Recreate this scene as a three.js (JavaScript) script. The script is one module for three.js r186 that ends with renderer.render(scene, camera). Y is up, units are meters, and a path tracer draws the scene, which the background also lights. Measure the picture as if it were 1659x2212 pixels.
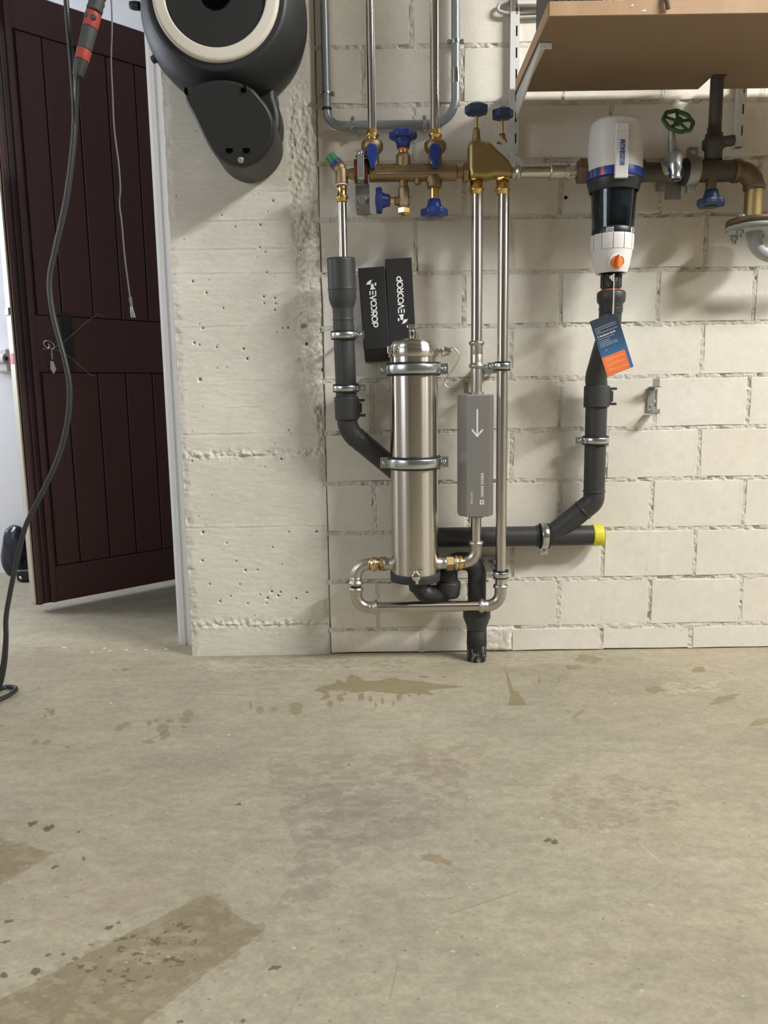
import * as THREE from 'three';
import { mergeGeometries } from 'three/addons/utils/BufferGeometryUtils.js';
import { RoundedBoxGeometry } from 'three/addons/geometries/RoundedBoxGeometry.js';
import { TextGeometry } from 'three/addons/geometries/TextGeometry.js';
import { FontLoader } from 'three/addons/loaders/FontLoader.js';
import { RectAreaLightUniformsLib } from 'three/addons/lights/RectAreaLightUniformsLib.js';

// ------------------------------------------------------------------ camera, sky, exposure
const scene = new THREE.Scene();
const F = 1660, CX = 829.5, CY = 1106, EYE = 0.713, DIST = 2.07, PITCH = THREE.MathUtils.degToRad(8.6), ROLL = THREE.MathUtils.degToRad(0.85);
const camera = new THREE.PerspectiveCamera(THREE.MathUtils.radToDeg(2 * Math.atan(CY / F)), 1659 / 2212, 0.05, 40);
camera.position.set(0, EYE, DIST);
camera.rotation.order = 'YXZ';
camera.rotation.set(-PITCH, 0, -ROLL);
camera.updateMatrixWorld(true);
scene.background = new THREE.Color(0.55, 0.66, 0.85);
const renderer = new THREE.WebGLRenderer({ antialias: true });
renderer.toneMapping = THREE.LinearToneMapping;
renderer.toneMappingExposure = 1.0;
renderer.shadowMap.enabled = true;
RectAreaLightUniformsLib.init();
const LAMP_MAIN = 275, LAMP_SECOND = 225, DAY_ROOM = 6.5, DAY_PASSAGE = 20, HC = 3.4;
const WARM = new THREE.Color(1.0, 1.0, 0.975), COOL = new THREE.Color(0.84, 0.9, 1.0);

// ------------------------------------------------------------------ helpers
const V = (x, y, z) => new THREE.Vector3(x, y, z);
const camM = camera.matrixWorld;
const rayDir = (px, py) => V((px - CX) / F, -(py - CY) / F, -1).transformDirection(camM);
const eye = V(0, EYE, DIST);
function U(px, py, z = 0) { const d = rayDir(px, py); return eye.clone().addScaledVector(d, (z - DIST) / d.z); }      // a point at depth z
function UF(px, py, y = 0) { const d = rayDir(px, py); return eye.clone().addScaledVector(d, (y - EYE) / d.y); }       // a point at height y
const fwd = V(0, 0, -1).transformDirection(camM);
const mpp = (p) => p.clone().sub(eye).dot(fwd) / F;                                                                    // metres per photo pixel at a point
let seed = 12345;
const rnd = () => { seed = (seed * 1664525 + 1013904223) >>> 0; return seed / 4294967296; };
const rr = (a, b) => a + (b - a) * rnd();
function hash(x, y, s) { let h = (x * 374761393 + y * 668265263 + s * 362437) | 0; h = Math.imul(h ^ (h >>> 13), 1274126177); return ((h ^ (h >>> 16)) >>> 0) / 4294967296; }
function vnoise(x, y, s = 0) {
  const ix = Math.floor(x), iy = Math.floor(y), fx = x - ix, fy = y - iy, u = fx * fx * (3 - 2 * fx), v = fy * fy * (3 - 2 * fy);
  const a = hash(ix, iy, s), b = hash(ix + 1, iy, s), c = hash(ix, iy + 1, s), d = hash(ix + 1, iy + 1, s);
  return a + (b - a) * u + (c - a) * v + (a - b - c + d) * u * v;
}
function fbm(x, y, o = 4, s = 0) { let t = 0, a = 0.5, n = 0; for (let i = 0; i < o; i++) { t += a * vnoise(x, y, s + i * 17); n += a; x *= 2.03; y *= 2.03; a *= 0.5; } return t / n; }
const clamp = THREE.MathUtils.clamp, lerp = THREE.MathUtils.lerp, sstep = (a, b, x) => { const t = clamp((x - a) / (b - a), 0, 1); return t * t * (3 - 2 * t); };

const used = new Map();
function numbered(n) { const k = used.get(n) ?? 0; used.set(n, k + 1); return k ? n + '_' + String(k).padStart(3, '0') : n; }
function shade(o) { o.castShadow = o.receiveShadow = true; return o; }
function part(name, geo, mat, parent) { const m = shade(new THREE.Mesh(geo, mat)); m.name = name; parent.add(m); return m; }
function thing(name, label, category, group) {
  const g = new THREE.Group(); g.name = numbered(name); g.userData = { label, category };
  if (group) g.userData.group = group;
  scene.add(g); return g;
}
function solo(name, geo, mat, label, category, group) {
  geo.computeBoundingBox(); const b = geo.boundingBox, c = V((b.min.x + b.max.x) / 2, b.min.y, (b.min.z + b.max.z) / 2);
  geo.translate(-c.x, -c.y, -c.z);
  const m = part(numbered(name), geo, mat, scene); m.position.copy(c); m.userData = { label, category };
  if (group) m.userData.group = group;
  return m;
}
function settle(g) {                                   // moves the group's origin to the base of what it holds
  g.updateMatrixWorld(true);
  const b = new THREE.Box3().setFromObject(g), c = V((b.min.x + b.max.x) / 2, b.min.y, (b.min.z + b.max.z) / 2);
  g.position.copy(c); for (const k of g.children) k.position.sub(c);
  return g;
}
function struct(name, geo, mat, label) { const m = part(name, geo, mat, scene); m.userData.kind = 'structure'; if (label) m.userData.label = label; return m; }
function bx(w, h, d, x = 0, y = 0, z = 0, r = 0) { const g = r ? new RoundedBoxGeometry(w, h, d, 2, r) : new THREE.BoxGeometry(w, h, d); g.translate(x, y, z); return g; }
function box2(x0, x1, y0, y1, z0, z1) { return bx(x1 - x0, y1 - y0, z1 - z0, (x0 + x1) / 2, (y0 + y1) / 2, (z0 + z1) / 2); }
const UP = V(0, 1, 0);
function aim(geo, pos, dir, spin = 0) {                // geometry built along +y is turned to dir and set at pos
  if (spin) geo.rotateY(spin);
  geo.applyQuaternion(new THREE.Quaternion().setFromUnitVectors(UP, dir.clone().normalize()));
  geo.translate(pos.x, pos.y, pos.z); return geo;
}
function lathe(prof, pos, dir = UP, seg = 32, spin = 0) { return aim(new THREE.LatheGeometry(prof.map(([r, t]) => new THREE.Vector2(Math.max(r, 0.00001), t)), seg), pos, dir, spin); }
function rod(a, b, r, r2 = r, seg = 24) {
  const d = b.clone().sub(a), L = d.length(), c = Math.min(r, r2, L / 2) * 0.12;
  return lathe([[0, 0], [r - c, 0], [r, c], [r2, L - c], [r2 - c, L], [0, L]], a, d, seg);
}
function hexnut(a, b, r, seg = 6, spin = 0) {
  const d = b.clone().sub(a), L = d.length();
  const g = new THREE.LatheGeometry([[0, 0], [r * 0.86, 0], [r, L * 0.12], [r, L * 0.88], [r * 0.86, L], [0, L]].map(([x, y]) => new THREE.Vector2(Math.max(x, 1e-5), y)), seg).toNonIndexed();
  g.computeVertexNormals(); return aim(g, a, d, spin);
}
function bent(points, bendR) {                         // straight runs joined by round bends
  const out = [points[0].clone()];
  for (let i = 1; i < points.length - 1; i++) {
    const p = points[i], a = points[i - 1].clone().sub(p).normalize(), b = points[i + 1].clone().sub(p).normalize();
    const ang = Math.acos(clamp(a.dot(b), -1, 1)), R = Array.isArray(bendR) ? bendR[i - 1] : bendR;
    const t = R / Math.tan(ang / 2), n = 10;
    const bis = a.clone().add(b).normalize(), c = p.clone().addScaledVector(bis, R / Math.sin(ang / 2));
    const s = p.clone().addScaledVector(a, t).sub(c), e = p.clone().addScaledVector(b, t).sub(c), w = Math.acos(clamp(s.dot(e) / (R * R), -1, 1));
    for (let k = 0; k <= n; k++) { const f = k / n; out.push(c.clone().addScaledVector(s, Math.sin((1 - f) * w) / Math.sin(w)).addScaledVector(e, Math.sin(f * w) / Math.sin(w))); }
  }
  out.push(points[points.length - 1].clone()); return out;
}
function smooth(points, n) { return new THREE.CatmullRomCurve3(points, false, 'centripetal').getPoints(n); }
function sweep(pts, r, seg = 18, caps = true) {
  const N = pts.length, pos = [], nor = [], uv = [], idx = [], T = pts.map((p, i) => pts[Math.min(i + 1, N - 1)].clone().sub(pts[Math.max(i - 1, 0)]).normalize());
  let n = Math.abs(T[0].y) < 0.9 ? V(0, 1, 0) : V(1, 0, 0); n.sub(T[0].clone().multiplyScalar(n.dot(T[0]))).normalize();
  let L = 0;
  for (let i = 0; i < N; i++) {
    if (i) { n.sub(T[i].clone().multiplyScalar(n.dot(T[i]))).normalize(); L += pts[i].distanceTo(pts[i - 1]); }
    const b = T[i].clone().cross(n), R = typeof r === 'function' ? r(i / (N - 1), L) : r;
    for (let k = 0; k <= seg; k++) {
      const a = (k / seg) * Math.PI * 2, d = n.clone().multiplyScalar(Math.cos(a)).addScaledVector(b, Math.sin(a));
      pos.push(pts[i].x + d.x * R, pts[i].y + d.y * R, pts[i].z + d.z * R); nor.push(d.x, d.y, d.z); uv.push(k / seg, L);
    }
  }
  for (let i = 0; i < N - 1; i++) for (let k = 0; k < seg; k++) { const a = i * (seg + 1) + k, b = a + seg + 1; idx.push(a, a + 1, b, b, a + 1, b + 1); }
  if (caps) for (const [i, s] of [[0, -1], [N - 1, 1]]) {
    const c0 = pos.length / 3; pos.push(pts[i].x, pts[i].y, pts[i].z); nor.push(T[i].x * s, T[i].y * s, T[i].z * s); uv.push(0, 0);
    for (let k = 0; k <= seg; k++) { const j = (i * (seg + 1) + k) * 3; pos.push(pos[j], pos[j + 1], pos[j + 2]); nor.push(T[i].x * s, T[i].y * s, T[i].z * s); uv.push(0, 0); }
    for (let k = 0; k < seg; k++) s > 0 ? idx.push(c0, c0 + 1 + k, c0 + 2 + k) : idx.push(c0, c0 + 2 + k, c0 + 1 + k);
  }
  const g = new THREE.BufferGeometry();
  g.setAttribute('position', new THREE.Float32BufferAttribute(pos, 3)); g.setAttribute('normal', new THREE.Float32BufferAttribute(nor, 3)); g.setAttribute('uv', new THREE.Float32BufferAttribute(uv, 2)); g.setIndex(idx);
  return g;
}
function merge(list) {
  return mergeGeometries(list.map((g) => { const h = g.index ? g.toNonIndexed() : g; for (const k of Object.keys(h.attributes)) if (!['position', 'normal', 'uv'].includes(k)) h.deleteAttribute(k); return h; }));
}
function extrude(pts, depth, bevel = 0.001, holes = []) {
  const s = pts instanceof THREE.Shape ? pts : new THREE.Shape(pts.map((p) => new THREE.Vector2(p[0], p[1])));
  for (const h of holes) s.holes.push(h);
  const g = new THREE.ExtrudeGeometry(s, { depth: depth - 2 * bevel, bevelEnabled: bevel > 0, bevelSize: bevel, bevelThickness: bevel, bevelSegments: bevel > 0.008 ? 8 : 3, bevelOffset: -bevel, curveSegments: 20 });
  g.translate(0, 0, bevel); return g;
}
function roundHole(x, y, r) { const p = new THREE.Path(); p.absarc(x, y, r, 0, Math.PI * 2, true); return p; }

// ------------------------------------------------------------------ textures
function canvas(w, h) { const c = document.createElement('canvas'); c.width = w; c.height = h; return c; }
function canvasTex(c, srgb = true, wrap = THREE.ClampToEdgeWrapping) { const t = new THREE.CanvasTexture(c); if (srgb) t.colorSpace = THREE.SRGBColorSpace; t.wrapS = t.wrapT = wrap; t.magFilter = THREE.LinearFilter; return t; }
function tiled(n, fn, srgb = false) {                 // fn(u, v) with u, v in 0..1, seamless if fn is; returns rgb 0..255
  const d = new Uint8Array(n * n * 4);
  for (let y = 0; y < n; y++) for (let x = 0; x < n; x++) { const c = fn(x / n, y / n), i = (y * n + x) * 4; d[i] = c[0]; d[i + 1] = c[1]; d[i + 2] = c[2]; d[i + 3] = 255; }
  const t = new THREE.DataTexture(d, n, n); t.wrapS = t.wrapT = THREE.RepeatWrapping; t.magFilter = THREE.LinearFilter; if (srgb) t.colorSpace = THREE.SRGBColorSpace; t.needsUpdate = true; return t;
}
const seam = (f, u, v, k) => { const a = u * u * (3 - 2 * u), b = v * v * (3 - 2 * v); return lerp(lerp(f(u * k, v * k), f((u - 1) * k, v * k), a), lerp(f(u * k, (v - 1) * k), f((u - 1) * k, (v - 1) * k), a), b); };
const grainTex = tiled(512, (u, v) => { const g = 128 + 240 * (seam((x, y) => fbm(x, y, 4, 5), u, v, 40) - 0.5) + 60 * (hash(u * 512, v * 512, 3) - 0.5); return [g, g, g]; });
const PAINT = [225, 219, 207];
const paintTex = tiled(1024, (u, v) => {
  const m = seam((x, y) => fbm(x, y, 4, 21), u, v, 6) - 0.5, f = seam((x, y) => fbm(x, y, 3, 40), u, v, 60) - 0.5, sc = seam((x, y) => vnoise(x * 9, y, 77), u, v, 26);
  let k = 1 + 0.07 * m + 0.06 * f; const warm = seam((x, y) => vnoise(x, y, 91), u, v, 4) - 0.5;
  if (sc > 0.95) k -= 0.05;
  return [PAINT[0] * k + 5 * warm, PAINT[1] * k, PAINT[2] * k - 6 * warm].map((x) => clamp(x, 0, 255));
}, true);
{ const d = paintTex.image.data; for (let i = 0; i < 130; i++) { const cx = rr(3, 1020), cy = rr(3, 1020), r = rr(0.5, 1.4), k = rr(0.66, 0.9), sx = rnd() < 0.2 ? rr(1.3, 2.2) : 1; for (let y = -4; y <= 4; y++) for (let x = -8; x <= 8; x++) if ((x / sx) ** 2 + y * y < r * r) { const o = ((Math.floor(cy + y) & 1023) * 1024 + (Math.floor(cx + x) & 1023)) * 4; for (let c = 0; c < 3; c++) d[o + c] *= k; } } }
function rep(t, sx, sy = sx) { const c = t.clone(); c.repeat.set(sx, sy); c.needsUpdate = true; return c; }

// ------------------------------------------------------------------ materials
const std = (color, roughness = 0.6, metalness = 0, extra = {}) => new THREE.MeshPhysicalMaterial({ color, roughness, metalness, ...extra });
const lin = (r, g, b) => new THREE.Color().setRGB(r, g, b);
const brushTex = tiled(256, (u, v) => { const g = 128 + 70 * (hash(3, v * 256, 8) - 0.5) + 40 * (hash(u * 32, v * 256, 2) - 0.5); return [g, g, g]; });
const M = {
  paint: std(0xffffff, 0.85, 0, { map: rep(paintTex, 1 / 0.9), bumpMap: rep(grainTex, 1 / 0.12), bumpScale: 0.0004, specularIntensity: 0.35 }),
  mortar: std(new THREE.Color('rgb(227,221,209)'), 0.9, 0, { bumpMap: rep(grainTex, 1 / 0.05), bumpScale: 0.0016, specularIntensity: 0.3 }),
  white: std(new THREE.Color('rgb(168,165,158)'), 0.8),
  rear: std(new THREE.Color('rgb(112,108,102)'), 0.85),
  passage: std(new THREE.Color('rgb(228,228,230)'), 0.85, 0, { bumpMap: rep(grainTex, 4), bumpScale: 0.0005 }),
  ceiling: std(new THREE.Color('rgb(156,152,145)'), 0.9),
  frame: std(new THREE.Color('rgb(240,240,241)'), 0.4),
  doorWood: std(new THREE.Color('rgb(74,45,43)'), 0.5, 0, { bumpMap: rep(brushTex, 8, 1), bumpScale: 0.0004 }),
  doorDark: std(new THREE.Color('rgb(38,24,26)'), 0.45),
  doorEdge: std(new THREE.Color('rgb(176,168,150)'), 0.35, 0.4),
  steel: std(lin(0.6, 0.57, 0.53), 0.22, 1, { anisotropy: 0.85, anisotropyRotation: Math.PI / 2 }),
  steelSoft: std(lin(0.56, 0.53, 0.48), 0.36, 1),
  steelTank: std(lin(0.62, 0.59, 0.54), 0.22, 1, { anisotropy: 0.95, anisotropyRotation: Math.PI / 2 }),
  chrome: std(lin(0.75, 0.74, 0.72), 0.1, 1),
  zinc: std(lin(0.58, 0.62, 0.64), 0.24, 1),
  zincDull: std(lin(0.4, 0.41, 0.4), 0.45, 1),
  galv: std(lin(0.36, 0.36, 0.34), 0.55, 0.8),
  brass: std(lin(0.76, 0.53, 0.2), 0.22, 1),
  brassDull: std(lin(0.42, 0.31, 0.14), 0.45, 1, { bumpMap: rep(grainTex, 3), bumpScale: 0.0003 }),
  bronze: std(lin(0.31, 0.225, 0.13), 0.42, 0.9, { bumpMap: rep(grainTex, 3), bumpScale: 0.0003 }),
  oldIron: std(lin(0.1, 0.088, 0.075), 0.6, 0.5, { bumpMap: rep(grainTex, 3), bumpScale: 0.0005 }),
  oldBronze: std(lin(0.2, 0.14, 0.09), 0.5, 0.75, { bumpMap: rep(grainTex, 3), bumpScale: 0.0004 }),
  pe: std(lin(0.036, 0.036, 0.036), 0.47),
  peSoft: std(lin(0.036, 0.036, 0.037), 0.55),
  rubber: std(lin(0.015, 0.016, 0.017), 0.6),
  blackBox: std(lin(0.018, 0.018, 0.019), 0.5),
  blue: std(lin(0.02, 0.045, 0.22), 0.32),
  blueDark: std(lin(0.03, 0.05, 0.12), 0.4),
  green: std(lin(0.03, 0.17, 0.07), 0.4),
  greenPaint: std(lin(0.035, 0.1, 0.03), 0.55),
  orange: std(lin(0.8, 0.22, 0.04), 0.4),
  orangeRing: std(lin(0.75, 0.15, 0.035), 0.5),
  red: std(lin(0.32, 0.045, 0.03), 0.5),
  redRubber: std(lin(0.13, 0.025, 0.02), 0.55),
  yellow: std(lin(0.68, 0.62, 0.03), 0.45),
  whitePlastic: std(lin(0.72, 0.7, 0.68), 0.4),
  greyPlastic: std(lin(0.34, 0.35, 0.35), 0.45),
  conduit: std(lin(0.3, 0.33, 0.34), 0.35, 0.35),
  unit: std(lin(0.34, 0.33, 0.315), 0.42, 0.7),
  unitSide: std(lin(0.26, 0.25, 0.24), 0.22, 0.9),
  reel: std(lin(0.016, 0.017, 0.018), 0.5),
  reelLight: std(lin(0.018, 0.018, 0.018), 0.45),
  cream: std(lin(0.62, 0.57, 0.49), 0.5),
  hole: std(lin(0.002, 0.002, 0.002), 1, 0, { specularIntensity: 0 }),
  cable: std(lin(0.022, 0.025, 0.026), 0.42),
  cableGrey: std(lin(0.1, 0.105, 0.105), 0.5),
  chip: std(new THREE.Color('rgb(138,116,92)'), 0.7, 0, { bumpMap: rep(grainTex, 6), bumpScale: 0.0003 }),
  shelfEdge: std(new THREE.Color('rgb(206,168,116)'), 0.55),
  whiteMetal: std(lin(0.66, 0.65, 0.62), 0.4),
  greyMetal: std(lin(0.25, 0.25, 0.24), 0.5, 0.5),
  clearBand: std(lin(0.75, 0.75, 0.73), 0.35, 0, { transmission: 0.6 }),
  string: std(lin(0.7, 0.68, 0.62), 0.7),
};

// ------------------------------------------------------------------ light fittings outside the frame
function ceilingLamp(x, z, len, aimAt, intensity, color, label) {       // batten whose open side leans towards the pipe wall
  const g = thing('ceiling_lamp', label, 'lamp', 'fluorescent lamps on the ceiling'), y = HC - 0.1, w = len, d = 0.14, n = aimAt.clone().sub(V(x, y, z)).normalize();
  const l = new THREE.RectAreaLight(color, intensity, w, d); l.position.set(x, y, z).addScaledVector(n, 0.045); l.lookAt(aimAt); l.name = 'lamp_light'; l.castShadow = true;
  const put = (geo, o) => { geo.rotateX(Math.PI / 2); geo.applyQuaternion(l.quaternion); return geo.translate(x + n.x * o, y + n.y * o, z + n.z * o); };
  part('hanger', rod(V(x, y, z), V(x, HC, z), 0.012, 0.012, 12), M.white, g);
  part('housing', put(bx(w + 0.04, 0.05, d + 0.03, 0, 0, 0, 0.01), 0), M.white, g);
  part('lamp_diffuser', put(bx(w, 0.02, d, 0, 0, 0, 0.008), 0.03), std(0xffffff, 0.5, 0, { emissive: color, emissiveIntensity: intensity * 0.1 }), g);
  g.add(l); return settle(g);
}
ceilingLamp(2.89, 2.2, 1.2, V(0.8, 2.16, 0), LAMP_MAIN, WARM, 'fluorescent ceiling lamp over the shelf side of the room');
ceilingLamp(5.0, 2.2, 1.2, V(2.9, 2.16, 0), LAMP_SECOND, WARM, 'fluorescent ceiling lamp farther along the row near the side wall');

// ------------------------------------------------------------------ floor
const FX0 = -1.2, FX1 = 1.2, FZ0 = -0.1, FZ1 = 1.4, FW = 2048, FH = Math.round(FW * (FZ1 - FZ0) / (FX1 - FX0));
function floorTone(x, z) {
  const a = fbm(x * 2.2, z * 2.2, 4, 300) - 0.5, b = fbm(x * 9, z * 14, 4, 320) - 0.5, c = fbm(x * 60, z * 90, 3, 340) - 0.5, w = fbm(x * 1.3 + 5, z * 1.7, 3, 360) - 0.5;
  const e = fbm(x * 210, z * 260, 2, 380) - 0.5, st = fbm(x * 14, z * 60, 3, 390) - 0.5, k = 1 + 0.15 * a + 0.1 * b + 0.12 * c + 0.11 * e + 0.07 * st;
  return [161 * k + 9 * w, 153 * k, 134 * k - 10 * w];
}
{
  const c = canvas(FW, FH), g = c.getContext('2d'), im = g.createImageData(FW, FH);
  for (let j = 0; j < FH; j++) for (let i = 0; i < FW; i++) {
    const x = lerp(FX0, FX1, i / FW), z = lerp(FZ0, FZ1, j / FH), t = floorTone(x, z), o = (j * FW + i) * 4;
    im.data[o] = t[0]; im.data[o + 1] = t[1]; im.data[o + 2] = t[2]; im.data[o + 3] = 255;
  }
  g.putImageData(im, 0, 0);
  const at = (px, py) => { const p = UF(px, py); return [(p.x - FX0) / (FX1 - FX0) * FW, (p.z - FZ0) / (FZ1 - FZ0) * FH]; };
  const poly = (pts, style, jit = 1.2) => {            // an outline on the floor with a ragged edge
    const q = [];
    for (let i = 0; i < pts.length; i++) { const a = at(...pts[i]), b = at(...pts[(i + 1) % pts.length]), n = Math.max(2, Math.ceil(Math.hypot(b[0] - a[0], b[1] - a[1]) / 6)); for (let k = 0; k < n; k++) q.push([lerp(a[0], b[0], k / n) + rr(-jit, jit), lerp(a[1], b[1], k / n) + rr(-jit, jit)]); }
    g.fillStyle = style; g.beginPath(); q.forEach((p, i) => { const n = q[(i + 1) % q.length], m = [(p[0] + n[0]) / 2, (p[1] + n[1]) / 2]; i ? g.quadraticCurveTo(p[0], p[1], m[0], m[1]) : g.moveTo(m[0], m[1]); }); g.closePath(); g.fill();
  };
  const blob = (px, py, rx, ry, style, rot = 0, rough = 0.28) => {
    const n = 14, pts = []; for (let k = 0; k < n; k++) { const a = k / n * 6.283, f = 1 + rr(-rough, rough), u = Math.cos(a) * rx * f, v = Math.sin(a) * ry * f; pts.push([px + u * Math.cos(rot) - v * Math.sin(rot), py + u * Math.sin(rot) + v * Math.cos(rot)]); }
    poly(pts, style, 0.6);
  };
  const WET = 'rgba(116,102,66,0.5)', WET2 = 'rgba(118,105,72,0.42)', DK = 'rgba(70,62,48,0.6)';
  // mottled worn patches
  const worn = (pts, style, thr, sc) => {
    let x0 = 1e9, x1 = -1e9, y0 = 1e9, y1 = -1e9; const q = pts.map((p) => at(...p)); for (const p of q) { x0 = Math.min(x0, p[0]); x1 = Math.max(x1, p[0]); y0 = Math.min(y0, p[1]); y1 = Math.max(y1, p[1]); }
    const inside = (x, y) => { let r = false; for (let i = 0, j = q.length - 1; i < q.length; j = i++) if ((q[i][1] > y) !== (q[j][1] > y) && x < (q[j][0] - q[i][0]) * (y - q[i][1]) / (q[j][1] - q[i][1]) + q[i][0]) r = !r; return r; };
    g.fillStyle = style;
    for (let y = y0; y < y1; y += 2) for (let x = x0; x < x1; x += 3) {
      const wx = x + 60 * (fbm(x / 40, y / 40, 3, 500) - 0.5), wy = y + 60 * (fbm(x / 40, y / 40, 3, 520) - 0.5);
      if (inside(wx, wy) && fbm(x / sc, y / sc * 1.8, 4, 540) > thr) g.fillRect(x, y, 3, 2);
    }
  };
  worn([[580, 1640], [800, 1628], [1000, 1632], [1005, 1690], [960, 1760], [900, 1830], [760, 1850], [720, 1930], [630, 1965], [615, 1800], [600, 1700]], 'rgba(118,102,96,0.24)', 0.47, 20);
  worn([[620, 1700], [800, 1690], [860, 1760], [800, 1820], [640, 1800]], 'rgba(110,96,92,0.2)', 0.42, 30);
  worn([[1180, 1680], [1330, 1670], [1460, 1710], [1470, 1745], [1350, 1800], [1200, 1790]], 'rgba(124,114,100,0.32)', 0.53, 11);
  worn([[880, 1622], [1090, 1588], [1060, 1660], [900, 1680]], 'rgba(146,116,86,0.2)', 0.48, 16);
  worn([[1300, 1810], [1480, 1780], [1480, 1880], [1320, 1900]], 'rgba(150,128,100,0.1)', 0.47, 22);
  worn([[760, 2020], [1000, 1990], [1300, 2020], [1400, 2080], [900, 2150], [600, 2180]], 'rgba(134,118,100,0.12)', 0.5, 18);
  worn([[60, 1930], [260, 1900], [420, 1900], [250, 2000], [120, 2020]], 'rgba(160,130,118,0.14)', 0.47, 26);
  // two strips of older screed
  for (const s of [[[-60, 2190], [445, 1930], [568, 2012], [300, 2216], [-60, 2300]], [[-60, 1800], [118, 1843], [-20, 1925], [-80, 1960]]]) { poly(s, 'rgba(112,92,62,0.3)', 2); worn(s, 'rgba(96,80,56,0.22)', 0.48, 16); }
  worn([[150, 2060], [400, 1990], [420, 2080], [250, 2150]], 'rgba(70,58,40,0.5)', 0.66, 9);
  // splashes of water
  poly([[678, 1491], [700, 1480], [722, 1478], [727, 1467], [746, 1475], [755, 1455], [772, 1460], [790, 1472], [815, 1470], [850, 1464], [880, 1470], [915, 1472], [940, 1477], [1000, 1483], [1000, 1485], [950, 1488], [925, 1492], [936, 1503], [915, 1499], [890, 1497], [870, 1501], [835, 1497], [800, 1493], [770, 1497], [740, 1491], [706, 1492], [716, 1508], [688, 1512], [705, 1500]], WET, 1.6);
  for (const [x, y, rx, ry] of [[735, 1508, 8, 8], [713, 1522, 6, 8], [780, 1505, 7, 9], [800, 1510, 4, 6], [826, 1515, 3, 9], [862, 1507, 7, 8], [884, 1503, 4, 3], [905, 1500, 4, 3], [745, 1498, 4, 4], [812, 1525, 3, 5], [850, 1520, 2, 7], [915, 1462, 12, 2], [750, 1442, 8, 1.5]]) blob(x, y, rx, ry, WET, 0, 0.4);
  poly([[1091, 1441], [1098, 1460], [1108, 1489], [1120, 1497], [1140, 1524], [1098, 1524], [1102, 1500], [1095, 1465]], WET, 1);
  for (const [x, y, rx, ry, ro = 0] of [[1268, 1423, 28, 11], [1240, 1441, 19, 6], [1508, 1446, 18, 6], [1415, 1489, 20, 8], [1565, 1510, 32, 7, -0.3], [1250, 1541, 18, 4, -0.6], [1640, 1560, 24, 7, -0.3], [1488, 1485, 30, 3], [640, 1528, 15, 14], [541, 1525, 4, 8], [562, 1534, 9, 7], [592, 1532, 8, 5], [406, 1542, 13, 8], [402, 1556, 13, 7], [399, 1570, 7, 3], [258, 1573, 10, 7, -0.3], [274, 1564, 10, 5], [322, 1562, 6, 5], [338, 1557, 6, 4], [368, 1557, 9, 5], [352, 1574, 12, 12], [356, 1588, 13, 8, -0.3], [318, 1602, 16, 5], [107, 1534, 13, 5, 0.2], [112, 1541, 5, 7, 0.3], [97, 1547, 4, 4], [270, 1446, 8, 3], [248, 1447, 5, 1.6], [181, 1457, 4, 1.3], [76, 1603, 10, 5, -0.3], [102, 1603, 11, 5, -0.3], [146, 1614, 6, 3], [84, 1486, 5, 2], [4, 1568, 8, 3], [960, 1462, 6, 2], [1208, 1470, 3, 6], [1165, 1470, 3, 8], [1228, 1537, 6, 2, 0.3]]) blob(x, y, rx, ry, WET2, ro);
  // chips, pits and pale scuffs
  for (const [x, y, rx, ry] of [[515, 1737, 6, 3], [1198, 1818, 9, 5], [1185, 1815, 10, 4], [235, 2004, 11, 5], [256, 1993, 5, 3], [70, 1779, 12, 5], [104, 1789, 12, 6], [170, 1797, 5, 2], [180, 1855, 5, 4], [118, 1873, 10, 3], [104, 2063, 7, 3], [136, 2061, 7, 3], [78, 2100, 11, 7], [6, 2106, 8, 6], [204, 2165, 4, 1.5], [390, 2207, 8, 4], [526, 2205, 6, 4], [594, 2090, 14, 5], [1303, 1985, 3, 1.5], [1345, 1988, 2, 1.2], [753, 1652, 3, 1.5], [20, 1990, 12, 3], [10, 2035, 10, 3]]) blob(x, y, rx, ry, DK, -0.25, 0.45);
  blob(940, 1855, 30, 10, 'rgba(120,96,66,0.35)', 0.3, 0.5);
  for (let i = 0; i < 420; i++) { const x = rr(0, 1659), y = 1430 + 780 * Math.pow(rnd(), 0.8), s = rr(0.5, 1.7) * (0.6 + (y - 1400) / 700); blob(x, y, s * 1.8, s * 0.7, rnd() < 0.75 ? 'rgba(84,74,58,0.4)' : 'rgba(230,224,208,0.5)', rr(-0.5, 0.5), 0.4); }
  g.strokeStyle = 'rgba(118,96,72,0.35)'; g.lineWidth = 2.2; g.beginPath(); g.moveTo(...at(428, 1499)); g.lineTo(...at(616, 1504)); g.stroke();
  for (const [a, b, d, e, al] of [[490, 1480, 515, 1458, 0.3], [400, 1505, 425, 1480, 0.2], [970, 1975, 1120, 1925, 0.3], [1385, 1825, 1430, 1865, -0.4], [600, 2230, 690, 2080, 0.12], [860, 2075, 842, 2160, 0.2]]) { g.strokeStyle = al > 0 ? `rgba(84,76,62,${al})` : `rgba(226,216,196,${-al})`; g.lineWidth = 1.6; g.beginPath(); g.moveTo(...at(a, b)); g.lineTo(...at(d, e)); g.stroke(); }
  // pale plaster dust trodden in at the foot of the wall
  worn([[420, 1426], [560, 1422], [720, 1418], [900, 1416], [930, 1440], [760, 1450], [640, 1445], [450, 1452]], 'rgba(226,222,212,0.16)', 0.47, 13);
  worn([[1040, 1412], [1240, 1408], [1300, 1430], [1100, 1440]], 'rgba(222,214,198,0.16)', 0.48, 13);
  worn([[1440, 1475], [1560, 1470], [1560, 1495], [1440, 1500]], 'rgba(232,228,216,0.25)', 0.5, 10);
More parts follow.
